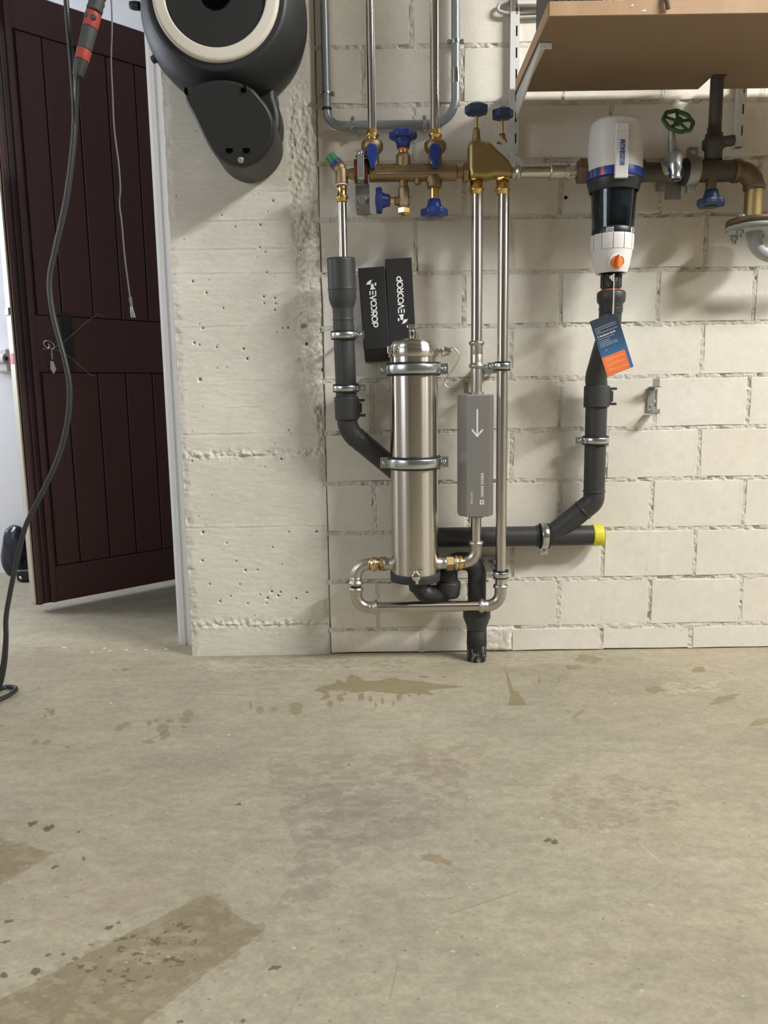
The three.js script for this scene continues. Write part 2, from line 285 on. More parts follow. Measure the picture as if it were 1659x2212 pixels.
  for (const [x, y] of [[98, 1378], [125, 1388], [138, 1399], [127, 1389], [226, 1400], [237, 1406], [200, 1409], [274, 1404], [315, 1403], [358, 1402], [240, 1518], [495, 1587], [155, 1362]]) blob(x, y, 3, 1, 'rgba(240,238,230,0.9)', 0, 0.3);
  const tex = canvasTex(c), bump = canvas(1024, 640), bg = bump.getContext('2d'), bi = bg.createImageData(1024, 640);
  for (let j = 0; j < 640; j++) for (let i = 0; i < 1024; i++) { const v = 128 + 120 * (fbm(i / 5, j / 5, 4, 600) - 0.5) + 80 * (fbm(i / 60, j / 60, 3, 620) - 0.5), o = (j * 1024 + i) * 4; bi.data[o] = bi.data[o + 1] = bi.data[o + 2] = v; bi.data[o + 3] = 255; }
  bg.putImageData(bi, 0, 0);
  const geo = new THREE.PlaneGeometry(FX1 - FX0, FZ1 - FZ0, 1, 1); geo.rotateX(-Math.PI / 2); geo.translate((FX0 + FX1) / 2, 0, (FZ0 + FZ1) / 2);
  const f = struct('floor', geo, std(0xffffff, 0.62, 0, { map: tex, bumpMap: canvasTex(bump, false), bumpScale: 0.0012, specularIntensity: 0.5 }), 'stained grey concrete floor');
  // the same concrete around it
  const far = tiled(512, (u, v) => floorTone(u * 3, v * 3).map((x) => clamp(x, 0, 255)), true), farMat = std(0xffffff, 0.62, 0, { map: far, specularIntensity: 0.5 });
  const slab = (x0, x1, z0, z1) => { const s = new THREE.PlaneGeometry(x1 - x0, z1 - z0); const uv = s.attributes.uv; for (let i = 0; i < 4; i++) uv.setXY(i, (uv.getX(i) * (x1 - x0) + x0) / 3, (uv.getY(i) * (z1 - z0)) / 3); s.rotateX(-Math.PI / 2); s.translate((x0 + x1) / 2, 0, (z0 + z1) / 2); return s; };
  part('floor_surround', merge([slab(-3.2, FX0, FZ0, FZ1), slab(FX1, 6.6, FZ0, FZ1), slab(-3.2, 6.6, FZ1, 4.4), slab(-3.2, 6.6, -1.4, FZ0)]), farMat, f);
  part('floor_slab', box2(-3.2, 6.6, -0.15, -0.001, -1.4, 4.4), M.ceiling, f);
}

// ------------------------------------------------------------------ room shell outside the block wall
const XL = -2.1, XR = 6.4, ZB = 4.2, PX0 = -0.545, PX1 = -0.157;      // pier between PX0 and PX1
struct('ceiling', merge([box2(-3.2, 6.6, HC, HC + 0.15, -0.2, 4.4)]), M.ceiling, 'pale concrete ceiling');
struct('wall_right', box2(XR, XR + 0.15, 0, HC, 0, ZB), M.white, 'pale wall on the shelf side');
struct('wall_rear', box2(XL - 0.15, XR + 0.15, 0, HC, ZB, ZB + 0.15), M.rear, 'grey wall facing the pipes');
// left wall with a window opening
struct('wall_left', merge([box2(XL - 0.15, XL, 0, 1.0, 0, ZB), box2(XL - 0.15, XL, 2.0, HC, 0, ZB), box2(XL - 0.15, XL, 1.0, 2.0, 0, 1.15), box2(XL - 0.15, XL, 1.0, 2.0, 2.35, ZB)]), M.white, 'pale wall with a window');
function windowAt(name, xa, y0, y1, z0, z1, power, label) {
  const fr = struct(name, merge([box2(xa - 0.1, xa - 0.04, y0, y0 + 0.05, z0, z1), box2(xa - 0.1, xa - 0.04, y1 - 0.05, y1, z0, z1), box2(xa - 0.1, xa - 0.04, y0, y1, z0, z0 + 0.05), box2(xa - 0.1, xa - 0.04, y0, y1, z1 - 0.05, z1)]), M.frame, label);
  part('pane', box2(xa - 0.075, xa - 0.069, y0 + 0.05, y1 - 0.05, z0 + 0.05, z1 - 0.05), std(0xffffff, 0.02, 0, { transmission: 1, thickness: 0 }), fr);
  const l = new THREE.RectAreaLight(COOL, power, z1 - z0 - 0.1, y1 - y0 - 0.1); l.position.set(xa - 0.035, (y0 + y1) / 2, (z0 + z1) / 2); l.rotation.y = -Math.PI / 2; l.name = 'window_light'; fr.add(l);
}
windowAt('window_1', XL, 1.0, 2.0, 1.15, 2.35, DAY_ROOM, 'window letting daylight into the room');
// wall beside and above the doorway; the doorway runs from XD to the pier
const XD = -1.62;
struct('wall_doorway', merge([box2(XL - 0.15, XD, 0, HC, -0.2, 0), box2(XD, PX0, 2.08, HC, -0.2, 0)]), M.paint, 'wall beside and over the doorway');
// the passage behind the doorway
const ZP = -1.1, HP = 2.22;
struct('wall_passage', merge([box2(-3.2, 0.6, 0, HP, ZP - 0.12, ZP), box2(0.45, 0.6, 0, HP, ZP, -0.2),
  box2(-3.2, -3.05, 0, 0.9, ZP, -0.2), box2(-3.2, -3.05, 2.05, HP, ZP, -0.2), box2(-3.2, -3.05, 0.9, 2.05, ZP, -1.02), box2(-3.2, -3.05, 0.9, 2.05, -0.28, -0.2), box2(-3.05, XL, 0, HP, -0.2, -0.05)]), M.passage, 'white wall of the passage behind the door');
struct('ceiling_passage', box2(-3.2, 0.6, HP, HP + 0.12, ZP - 0.12, -0.2), M.passage, 'white ceiling of the passage');
windowAt('window_2', -3.05, 0.9, 2.05, -1.02, -0.28, DAY_PASSAGE, 'window at the end of the passage');

// ------------------------------------------------------------------ block wall
{
  const wall = struct('wall_back', box2(PX1 + 0.02, 6.5, 0, HC, -0.2, -0.03), M.mortar, 'cream painted block wall');
  const J = 0.0105, XE = 1.36;
  const beds = [0, 0.069]; for (let i = 1; i < 14; i++) beds.push(0.069 + 0.1368 * i);
  const shapes = new Map();
  function blockGeo(w, h, variant) {
    const key = w.toFixed(3) + h.toFixed(3) + variant; if (shapes.has(key)) return shapes.get(key);
    const per = []; const e = 0.0012;
    for (const [x, y] of [[0, 0], [0.35, 0], [0.7, 0], [1, 0], [1, 0.5], [1, 1], [0.66, 1], [0.3, 1], [0, 1], [0, 0.5]]) per.push([(x - 0.5) * w + rr(-e, e), (y - 0.5) * h + rr(-e, e)]);
    const n = per.length, pos = [], uv = [], idx = [], ou = rr(0, 1), ov = rr(0, 1), c = 0.0016;
    const ring = (k, z) => per.forEach(([x, y]) => { const l = Math.hypot(x, y), sx = x - Math.sign(x) * (Math.abs(x) > w * 0.45 ? k : 0), sy = y - Math.sign(y) * (Math.abs(y) > h * 0.45 ? k : 0); pos.push(sx, sy, z); uv.push(sx + ou, sy + ov); });
    ring(c, 0); ring(0.0004, -0.0008); ring(0, -0.003); ring(0, -0.04);
    for (let i = 1; i < n - 1; i++) idx.push(0, i, i + 1);
    for (let r = 0; r < 3; r++) for (let i = 0; i < n; i++) { const a = r * n + i, b = r * n + (i + 1) % n; if (r === 1) { idx.push(a, a + n, b, b, a + n, b + n); } else idx.push(a, a + n, b, b, a + n, b + n); }
    const g = new THREE.BufferGeometry(); g.setAttribute('position', new THREE.Float32BufferAttribute(pos, 3)); g.setAttribute('uv', new THREE.Float32BufferAttribute(uv, 2)); g.setIndex(idx);
    const f = g.toNonIndexed(); f.computeVertexNormals(); shapes.set(key, f); return f;
  }
  const strips = [];
  function mortarStrip(x0, x1, y0, y1, s) {           // rough filling of a joint
    const w = x1 - x0, h = y1 - y0, nx = Math.max(3, Math.round(w / 0.0026)), ny = Math.max(3, Math.round(h / 0.0026)), g = new THREE.PlaneGeometry(w, h, nx, ny), p = g.attributes.position, long = w > h;
    for (let i = 0; i < p.count; i++) {
      const x = p.getX(i) + (x0 + x1) / 2, y = p.getY(i) + (y0 + y1) / 2, gap = sstep(0.62, 0.78, fbm(x * 30, y * 30, 3, s + 900));
      const e = long ? (y - y0) / h : (x - x0) / w, edge = sstep(0, 0.2, e) * sstep(0, 0.2, 1 - e);
      const z = -0.0016 + 0.0075 * (fbm(x * 130, y * 130, 3, s) - 0.42) * (0.35 + 0.65 * edge) + 0.003 * (fbm(x * 18, y * 18, 2, s + 40) - 0.5) - 0.009 * gap * (1 - 0.4 * edge);
      p.setXYZ(i, x, y, Math.min(z, 0.0016));
    }
    const uv = g.attributes.uv; for (let i = 0; i < uv.count; i++) uv.setXY(i, p.getX(i), p.getY(i));
    g.computeVertexNormals(); strips.push(g);
  }
  for (let r = 0; r < beds.length - 1; r++) {
    const y0 = beds[r] + (r ? J / 2 : 0.003), y1 = Math.min(beds[r + 1] - J / 2, 1.86), odd = r % 2;     // odd rows carry a joint at x = -0.028
    if (y1 - y0 < 0.03) break;
    const lean = -0.0125 * (beds[r] - 0.6), xs = []; let x = (odd ? -0.028 : 0.094) + lean * (odd ? 1 : 0.6);
    while (x - 0.2515 > PX1 + 0.01) x -= 0.2515;
    for (; x < XE; x += 0.2515) xs.push(x + rr(-0.002, 0.002));
    let left = PX1 + 0.004; const edges = [...xs, XE];
    edges.forEach((e, k) => {
      const x0 = left + (k ? J / 2 : 0), x1 = e - J / 2; left = e;
      if (x1 - x0 > 0.012) {
        const full = k > 0 && k < edges.length - 1, wq = full ? Math.round((x1 - x0) * 500) / 500 : x1 - x0;
        const m = part('block', blockGeo(wq, y1 - y0, Math.floor(rnd() * 5)), M.paint, wall); m.position.set((x0 + x1) / 2, (y0 + y1) / 2, rr(-0.0008, 0.0008)); m.rotation.z = rr(-0.004, 0.004); m.rotation.y = rr(-0.003, 0.003); m.rotation.x = rr(-0.003, 0.003);
      }
      if (k < edges.length - 1) mortarStrip(e - J / 2 - 0.002, e + J / 2 + 0.002, y0 - 0.001, y1 + 0.001, r * 31 + k * 7);
    });
    mortarStrip(PX1, XE, beds[r + 1] - J / 2 - 0.002, beds[r + 1] + J / 2 + 0.002, r * 13 + 500);
  }
  part('mortar', merge(strips), M.mortar, wall);
  part('wall_surface', merge([box2(PX1 + 0.02, XE + 0.01, 1.855, HC, -0.03, -0.002), box2(XE, XR, 0, HC, -0.03, -0.002)]), M.paint, wall);
  // rough plaster filling round the drain at the floor
  const pg = new THREE.PlaneGeometry(0.115, 0.08, 40, 30), pp = pg.attributes.position, c0 = U(1068, 1380, 0);
  for (let i = 0; i < pp.count; i++) { const x = pp.getX(i), y = pp.getY(i), e = Math.min(1 - Math.abs(x) / 0.0575, 1 - Math.abs(y) / 0.04), k = sstep(0, 0.3, e + 0.2 * (fbm(x * 60, y * 60, 2, 44) - 0.5)); pp.setXYZ(i, c0.x + x, Math.max(0.001, c0.y + y), -0.006 + k * (0.008 + 0.006 * fbm(x * 90, y * 90, 3, 45))); }
  pg.computeVertexNormals(); part('plaster_patch', pg, M.paint, wall);
}

// ------------------------------------------------------------------ concrete pier
{
  const H1 = 1.9, nx = 210, ny = 1000, x0 = PX0, x1 = PX1 + 0.003;
  const yAt = (py) => U(540, py, 0).y;
  const seams = [[474, 0.0012, 0], [535, 0.0012, 0], [588, 0.001, 0], [702, 0.0005, 0], [820, 0.0005, 0], [877, 0.0004, 0], [934, 0.0007, 0], [980, 0.0022, 1], [1135, 0.0008, 0], [1347, 0.0022, 1], [410, 0.0008, 0], [300, 0.0009, 0], [190, 0.0008, 0], [90, 0.0009, 0]].map(([p, a, r]) => [yAt(p), a, r]);
  const pits = [];
  for (const [px, py, s] of [[625, 388, 4], [590, 434, 4], [479, 465, 3], [508, 490, 3], [562, 486, 4], [561, 535, 3], [573, 545, 3], [577, 589, 3], [416, 608, 4], [446, 633, 4], [570, 641, 4], [594, 644, 4], [596, 656, 3], [571, 656, 3], [594, 670, 4], [482, 666, 3], [438, 709, 4], [623, 708, 4], [611, 709, 3], [420, 741, 4], [431, 745, 3], [468, 750, 3], [526, 754, 4], [534, 775, 5], [432, 820, 6], [650, 540, 3], [658, 703, 9], [662, 743, 8], [697, 798, 8], [624, 930, 3], [684, 1149, 5], [624, 1149, 3], [438, 1150, 5], [437, 1211, 4], [589, 1182, 3], [490, 1173, 3], [530, 1232, 4], [556, 1231, 3], [518, 1262, 3], [453, 1262, 3], [587, 1278, 5], [601, 1287, 5], [578, 1292, 5], [606, 1279, 4], [663, 1280, 4], [640, 1293, 4], [475, 1299, 4], [576, 1303, 3], [535, 1304, 3], [562, 1285, 3], [608, 992, 4], [415, 996, 3], [510, 1212, 3], [498, 1288, 3]]) { const p = U(px, py, 0); pits.push([p.x, p.y, s * 0.00075]); }
  for (let i = 0; i < 90; i++) pits.push([rr(x0 + 0.02, x1 - 0.05), rr(0.05, 1.6), rr(0.0006, 0.0016)]);
  const dz = (x, y) => {
    const pxr = (x - x0) / (x1 - x0);
    let d = 0.003 + 0.004 * (fbm(x * 6, y * 6, 3, 700) - 0.5) + 0.0012 * (fbm(x * 40, y * 120, 3, 710) - 0.5);
    for (const [sy, a, rough] of seams) {
      const t = y - sy - 0.006 * (fbm(x * 14, sy * 50, 3, 720) - 0.5), n = fbm(x * 90, y * 90, 3, 730), on = 0.35 + 1.1 * sstep(0.35, 0.65, fbm(x * 16, sy * 90, 3, 725));
      if (Math.abs(t) < 0.03) { d += a * on * Math.exp(-(t / 0.003) * (t / 0.003)) * (n * 2 - 0.4) - a * 0.7 * on * Math.exp(-(((t + 0.005) / 0.003) ** 2)); if (rough) d += 0.014 * (n - 0.55) * Math.exp(-((t / 0.012) ** 2)); }
    }
    const wob = 0.02 * (fbm(y * 9, 3, 3, 740) - 0.5), thr = lerp(0.945, 0.79, sstep(0.55, 0.86, y)), band = sstep(thr, thr + 0.05, pxr + wob * 1.6) * (1 - sstep(1.35, 1.55, y)) * (0.5 + 0.5 * sstep(0.35, 0.6, y)), n2 = fbm(x * 130, y * 95, 4, 750) * 0.6 + fbm(x * 38, y * 24, 3, 752) * 0.4;
    d += band * (0.019 * (n2 - 0.58)) - 0.006 * sstep(0.94, 1.0, pxr + wob * 0.7);
    d -= 0.007 * (1 - sstep(0, 0.06, pxr + 0.05 * (fbm(y * 50, 1, 3, 760) - 0.5))) * fbm(x * 80, y * 60, 3, 770);
    for (const [ax, ay, s] of pits) { const q = (x - ax) ** 2 + (y - ay) ** 2; if (q < 9 * s * s) d -= Math.min(0.006, s * 3) * Math.exp(-q / (s * s)); }
    return d;
  };
  const g = new THREE.PlaneGeometry(1, 1, nx, ny), p = g.attributes.position, uv = g.attributes.uv;
  for (let i = 0; i < p.count; i++) { const u = uv.getX(i), v = uv.getY(i), x = lerp(x0, x1, u), y = v * H1, jx = (u === 0 ? 0.003 * (fbm(y * 60, 2, 3, 780) - 0.5) : 0) + (u === 1 ? 0.006 * (fbm(y * 40, 5, 3, 781) - 0.7) : 0); p.setXYZ(i, x + jx, y, u === 1 ? -0.02 : u === 0 ? -0.012 : dz(x, y)); }
  g.computeVertexNormals();
  const W = 700, H = 2048, c = canvas(W, H), k = c.getContext('2d'), im = k.createImageData(W, H);
  for (let j = 0; j < H; j++) for (let i = 0; i < W; i++) {
    const x = lerp(x0, x1, i / W), y = (1 - j / H) * H1, u = i / W, m = fbm(x * 7, y * 7, 4, 800) - 0.5, f = fbm(x * 90, y * 160, 3, 810) - 0.5, s = 1 + 0.09 * m + 0.06 * f;
    let r = 220 * s, gg = 215 * s, b = 203 * s;
    const wob = 0.02 * (fbm(y * 9, 3, 3, 740) - 0.5), thr = lerp(0.945, 0.79, sstep(0.55, 0.86, y)), bare = sstep(thr, thr + 0.05, u + wob * 1.6) * sstep(0.56, 0.66, fbm(x * 95, y * 60, 4, 820)) * (1 - sstep(1.25, 1.4, y)) * sstep(0.4, 0.6, y);
    r = lerp(r, 150, bare * 0.22); gg = lerp(gg, 140, bare * 0.22); b = lerp(b, 122, bare * 0.22);
    const o = (j * W + i) * 4; im.data[o] = r; im.data[o + 1] = gg; im.data[o + 2] = b; im.data[o + 3] = 255;
  }
  k.putImageData(im, 0, 0);
  for (const [ax, ay, s] of pits) { k.fillStyle = 'rgba(60,54,44,0.85)'; k.beginPath(); k.ellipse((ax - x0) / (x1 - x0) * W, (1 - ay / H1) * H, s * 0.62 / (x1 - x0) * W, s * 0.62 / H1 * H, 0, 0, 7); k.fill(); }
  const wallMat = std(0xffffff, 0.85, 0, { map: canvasTex(c), bumpMap: rep(grainTex, 5, 20), bumpScale: 0.0003, specularIntensity: 0.35 });
  const pier = struct('wall_pier', box2(PX0 + 0.004, PX1 + 0.02, 0, HC, -0.2, -0.012), M.paint, 'board-marked concrete pier painted cream');
  part('pier_face', g, wallMat, pier);
  part('pier_top', box2(PX0, PX1, H1, HC, -0.03, 0.002), M.paint, pier);
}

// ------------------------------------------------------------------ white door frame and the plank door
{
  const a = UF(386, 1390), g0 = struct('trim_1', box2(-0.592, -0.548, 0, 2.08, -0.185, -0.105), M.frame, 'white painted door frame beside the concrete pier');
  part('frame_bead', box2(-0.6, -0.588, 0, 2.08, -0.15, -0.1), M.frame, g0);
  part('frame_bead', box2(-0.577, -0.566, 0, 2.08, -0.108, -0.094), M.frame, g0);
  part('frame_stop', box2(-0.612, -0.598, 0, 2.08, -0.185, -0.118), M.frame, g0);
}
const DA = V(-1.176, 0, -0.452), DU = V(0.382, 0, -0.361).normalize(), DN = V(-DU.z, 0, DU.x), DTH = Math.atan2(-DU.z, DU.x);
const UD = (px, py, off = 0) => { const d = rayDir(px, py), o = DA.clone().addScaledVector(DN, off), t = o.sub(eye).dot(DN) / d.dot(DN), p = eye.clone().addScaledVector(d, t); return [p.clone().sub(DA).dot(DU), p.y, p]; };
{
  const door = struct('door_1', box2(0.0, 0.84, 0.03, 1.97, -0.05, -0.008), M.doorDark, 'dark red-brown plank door standing open'); door.position.copy(DA); door.rotation.y = DTH;
  const yB = 0.03, yT = 1.965, yb = 0.155, ym0 = UD(220, 806)[1], ym1 = UD(220, 688)[1];
  const cuts = [0.075, UD(133, 660)[0], UD(201, 660)[0], UD(262, 660)[0], UD(320, 660)[0]]; while (cuts[cuts.length - 1] < 0.8) cuts.push(cuts[cuts.length - 1] + (cuts[4] - cuts[3])); cuts[cuts.length - 1] = 0.835;
  const plank = (u0, u1, v0, v1) => { const h = extrude([[u0 + 0.002, v0], [u1 - 0.002, v0], [u1 - 0.002, v1], [u0 + 0.002, v1]], 0.012, 0.003); h.translate(0, 0, -0.012); return h; };
  for (let i = 0; i < cuts.length - 1; i++) { part('plank', plank(cuts[i], cuts[i + 1], yb, ym0), M.doorWood, door); part('plank', plank(cuts[i], cuts[i + 1], ym1, 1.85), M.doorWood, door); }
  for (const [v0, v1] of [[yB, yb - 0.002], [ym0 + 0.002, ym1 - 0.002], [1.852, yT]]) { const r = extrude([[0.06, v0], [0.838, v0], [0.838, v1], [0.06, v1]], 0.016, 0.003); r.translate(0, 0, -0.013); part('rail', r, M.doorWood, door); }
  for (const [u, w, z] of [[0.012, 0.016, 0.004], [0.034, 0.01, -0.004], [0.058, 0.018, 0.006]]) part('stile_moulding', bx(w, yT - yB, 0.02, u, (yB + yT) / 2, z - 0.01, 0.003), M.doorWood, door);
  part('edge_strip', box2(-0.004, 0.001, yB + 0.005, yT, -0.046, -0.006), M.doorEdge, door);
  part('edge_latch', box2(-0.009, -0.003, UD(28, 680)[1], UD(28, 664)[1], -0.044, -0.01), M.greyMetal, door);
  part('edge_marking', box2(-0.0055, -0.0035, UD(38, 786)[1], UD(38, 763)[1], -0.04, -0.012), std(lin(0.75, 0.08, 0.1), 0.5), door);
  const [la, lt] = UD(128, 676), [lb, lbo] = UD(160, 802);
  part('lock_plate', bx(lb - la, lt - lbo, 0.006, (la + lb) / 2, (lt + lbo) / 2, 0.004, 0.0015), std(lin(0.01, 0.01, 0.012), 0.5), door);
  const kr = thing('key_ring', 'key ring with a key and a fob hanging from the plank door lock', 'keys');
  const P3 = (px, py, o = 0.02) => UD(px, py, o)[2], c = P3(106, 745);
  const tor = new THREE.TorusGeometry(0.019, 0.0014, 8, 28); tor.scale(1, 0.6, 1); tor.rotateZ(-0.5); tor.translate(c.x, c.y, c.z); part('ring', tor, M.chrome, kr);
  part('key', merge([rod(P3(118, 753, 0.006), P3(104, 751, 0.03), 0.003), rod(P3(104, 742, 0.022), P3(108, 749, 0.022), 0.002)]), M.chrome, kr);
  const chain = []; for (let i = 0; i < 9; i++) { const q = P3(111.5 + i * 0.2, 755 + i * 2.4); const t = new THREE.TorusGeometry(0.0024, 0.0007, 6, 10); t.rotateY(i % 2 ? 1.57 : 0); t.translate(q.x, q.y, q.z); chain.push(t); }
  part('chain', merge(chain), M.chrome, kr);
  const f = P3(114, 794), fb = extrude([[-0.006, 0.022], [0.004, 0.02], [0.012, -0.006], [0.002, -0.022], [-0.008, -0.004]], 0.004, 0.001); fb.translate(f.x, f.y, f.z - 0.002); part('fob', fb, M.galv, kr);
  const tg = bx(0.024, 0.006, 0.003, 0, 0, 0, 0.001); const tp = P3(100, 753.5); tg.translate(tp.x, tp.y, tp.z); part('tag', tg, std(lin(0.05, 0.06, 0.14), 0.5), kr);
  settle(kr);
  const wm = std(lin(0.34, 0.3, 0.28), 0.4, 0.6);
  solo('bent_wire', merge([sweep(smooth([P3(112, 756), P3(126, 757.5), P3(140, 764), P3(160, 779), P3(185, 801), P3(198, 811), P3(206, 812)], 40), 0.0009, 6), sweep(smooth([P3(120, 750), P3(138, 738), P3(160, 720), P3(185, 697), P3(205, 683), P3(214, 679), P3(223, 684)], 40), 0.0009, 6)]), wm, 'thin springy wire sticking out at the plank door lock', 'wire');
}
solo('threshold_strip', (() => { const g = extrude([[0, 0], [0.06, 0], [0.045, 0.012], [0.03, 0.01], [0.012, 0.022]], 0.3, 0.001); g.rotateY(0.75); const p = UF(352, 1374); g.translate(p.x - 0.0, 0.001, p.z - 0.24); return g; })(), M.zincDull, 'loose aluminium strip lying on the floor behind the door frame', 'metal strip');

// things beyond the door
{
  const g = thing('towel_roll', 'off-white roll in a holder on the passage wall', 'roll'), c = U(-4, 775, ZP + 0.07), k = mpp(c);
  part('holder', bx(44 * k, 50 * k, 0.06, c.x - 4 * k, c.y - 3 * k, ZP + 0.031, 0.008), M.whitePlastic, g);
  part('roll', lathe([[0.008, 0], [0.02, 0], [0.02, -0.14], [0, -0.14]], V(c.x + 18 * k, c.y, ZP + 0.07), V(1, 0, 0.35), 24), std(lin(0.6, 0.55, 0.52), 0.8), g);
  part('roll_core', lathe([[0, -0.012], [0.0082, -0.012], [0.0095, 0.001], [0.0075, 0.001], [0.0075, -0.01]], V(c.x + 18 * k, c.y, ZP + 0.07), V(1, 0, 0.35), 20), std(lin(0.2, 0.17, 0.15), 0.8), g);
  settle(g);
  const bag = new THREE.IcosahedronGeometry(1, 5), p = bag.attributes.position, q = UF(55, 1222); 
  for (let i = 0; i < p.count; i++) { const v = V(p.getX(i), p.getY(i), p.getZ(i)), n = 0.85 + 0.25 * fbm(v.x * 1.6 + 9, v.y * 1.6 + v.z, 2, 66); v.multiplyScalar(n); p.setXYZ(i, q.x + 0.05 + v.x * 0.06, 0.085 + Math.max(-0.082, v.y * 0.13), -1.05 + v.z * 0.034); }
  bag.computeVertexNormals();
  solo('plastic_bag', bag, std(lin(0.012, 0.012, 0.022), 0.18), 'glossy dark plastic bag behind the open door', 'bag');
  const sh = thing('low_case', 'low black case with a carrying strap behind the open door', 'case'), s = UF(52, 1254);
  part('body', bx(0.13, 0.05, 0.05, s.x + 0.05, 0.027, s.z + 0.012, 0.012), std(lin(0.008, 0.009, 0.013), 0.2), sh);
  part('strap', sweep(smooth([V(s.x - 0.01, 0.045, s.z + 0.012), V(s.x - 0.035, 0.035, s.z + 0.005), V(s.x - 0.042, 0.012, s.z + 0.008), V(s.x - 0.036, 0.004, s.z + 0.008)], 20), 0.003, 8), M.rubber, sh);
  for (const dx of [0.005, 0.085]) part('stud', lathe([[0, 0.004], [0.006, 0.002], [0.007, 0]], V(s.x + dx, 0.02, s.z + 0.036), V(0, 0, 1), 12), M.chrome, sh);
  settle(sh);
}

// ------------------------------------------------------------------ hanging cables
{
  const z = 0.3;
  const main = [[142, -10], [148, 60], [157, 170], [161, 255], [155, 340], [141, 440], [118, 545], [107, 605], [112, 665], [125, 722], [140, 778], [149, 825], [150, 872], [143, 925], [128, 982], [105, 1036], [80, 1086], [57, 1132], [41, 1190], [30, 1240], [20, 1290], [13, 1335], [13, 1390], [9, 1440], [2, 1474]].map(([a, b]) => U(a, b, z));
  const floorPts = [[-10, 1503], [-12, 1496], [12, 1484], [31, 1485], [34, 1490], [22, 1500], [2, 1510], [-40, 1528], [-120, 1530], [-200, 1500]].map(([a, b]) => UF(a, b, 0.008));
  const top = V(main[0].x - 0.02, HC - 0.005, z);
  const g = thing('power_cable', 'thick black rubber cable hanging down with a loop on the floor', 'cable');
  part('cable_sheath', sweep(smooth([top, ...main, ...floorPts], 260), 0.0057, 12), M.cable, g); settle(g);
  const k = thing('cable_coupling', 'black and red cable coupling hanging in front of the plank door', 'plug');
  const a = U(214, -16, z + 0.03), b = U(168, 164, z + 0.03), d = b.clone().sub(a), L = d.length(), n = d.clone().normalize(), P = (t) => a.clone().addScaledVector(d, t), s = mpp(b);
  const seg = (t0, t1, r0, r1, mat, name) => part(name, rod(P(t0), P(t1), r0 * s, r1 * s, 20), mat, k);
  const gripMat = std(lin(0.045, 0.047, 0.048), 0.6);
  part('strain_relief', lathe([[0, 0], [15 * s, 0], [17 * s, L * 0.05], [15 * s, L * 0.08], [17.5 * s, L * 0.12], [15.5 * s, L * 0.15], [17 * s, L * 0.2], [16 * s, L * 0.235], [0, L * 0.235]], a, n, 20), gripMat, k);
  seg(0.235, 0.42, 16.5, 16, M.red, 'red_band');
  for (const [t, o] of [[0.3, -7], [0.33, 8]]) { const q = P(t).add(V(o * s, 0, 15 * s)); part('grip_dot', lathe([[0, 0.0025], [5 * s, 0.0015], [6 * s, 0], [6 * s, -0.004]], q, V(0, 0, 1), 14), gripMat, k); }
  seg(0.42, 0.68, 16, 15, gripMat, 'grip'); seg(0.68, 0.81, 15.5, 15, M.red, 'red_band'); seg(0.81, 1.0, 14.5, 11, M.pe, 'plug_tip');
  const c2 = [[167, 160], [166, 200], [165, 260], [158, 340], [144, 440], [120, 545], [109, 605], [114, 665], [127, 722], [142, 778], [151, 825], [152, 872], [145, 925], [130, 982], [107, 1036], [82, 1086], [59, 1132], [43, 1190], [31, 1240], [20, 1290], [13, 1335], [10, 1390], [4, 1440], [-10, 1480]].map(([x, y], i) => U(x, y, z + (i < 3 ? 0.03 - i * 0.014 : -0.013)));
  part('cable_tail', sweep(smooth([...c2, UF(-40, 1500, 0.008), UF(-160, 1510, 0.008)], 200), 0.004, 10), M.cable, k);
  part('cable_lead', sweep(smooth([P(0.04), a.clone().add(V(0.02, 0.08, 0)), V(a.x + 0.05, HC - 0.005, z)], 30), 0.005, 10), M.cable, k);
  settle(k);
  const w = thing('thin_wire', 'thin grey wire with split bare ends hanging before the plank door', 'wire');
  const wp = [[240, -12], [242, 60], [240, 130], [243, 200], [247, 280], [257, 360], [260, 410], [258, 440], [263, 480], [268, 540], [275, 600], [281, 642]].map(([x, y]) => U(x, y, 0.28));
  part('wire_sheath', sweep(smooth([V(wp[0].x, HC - 0.005, 0.28), ...wp], 120), 0.0018, 8), M.cableGrey, w);
  part('stripped_sleeve', rod(wp[11], U(284, 662, 0.28), 0.0035, 0.003, 10), M.cableGrey, w);
  for (const dx of [-2, 2, 6]) part('wire_end', sweep(smooth([U(283, 655, 0.28), U(283 + dx * 0.6, 668, 0.281), U(286 + dx, 686, 0.28)], 10), 0.0012, 6), M.galv, w);
  settle(w);
}

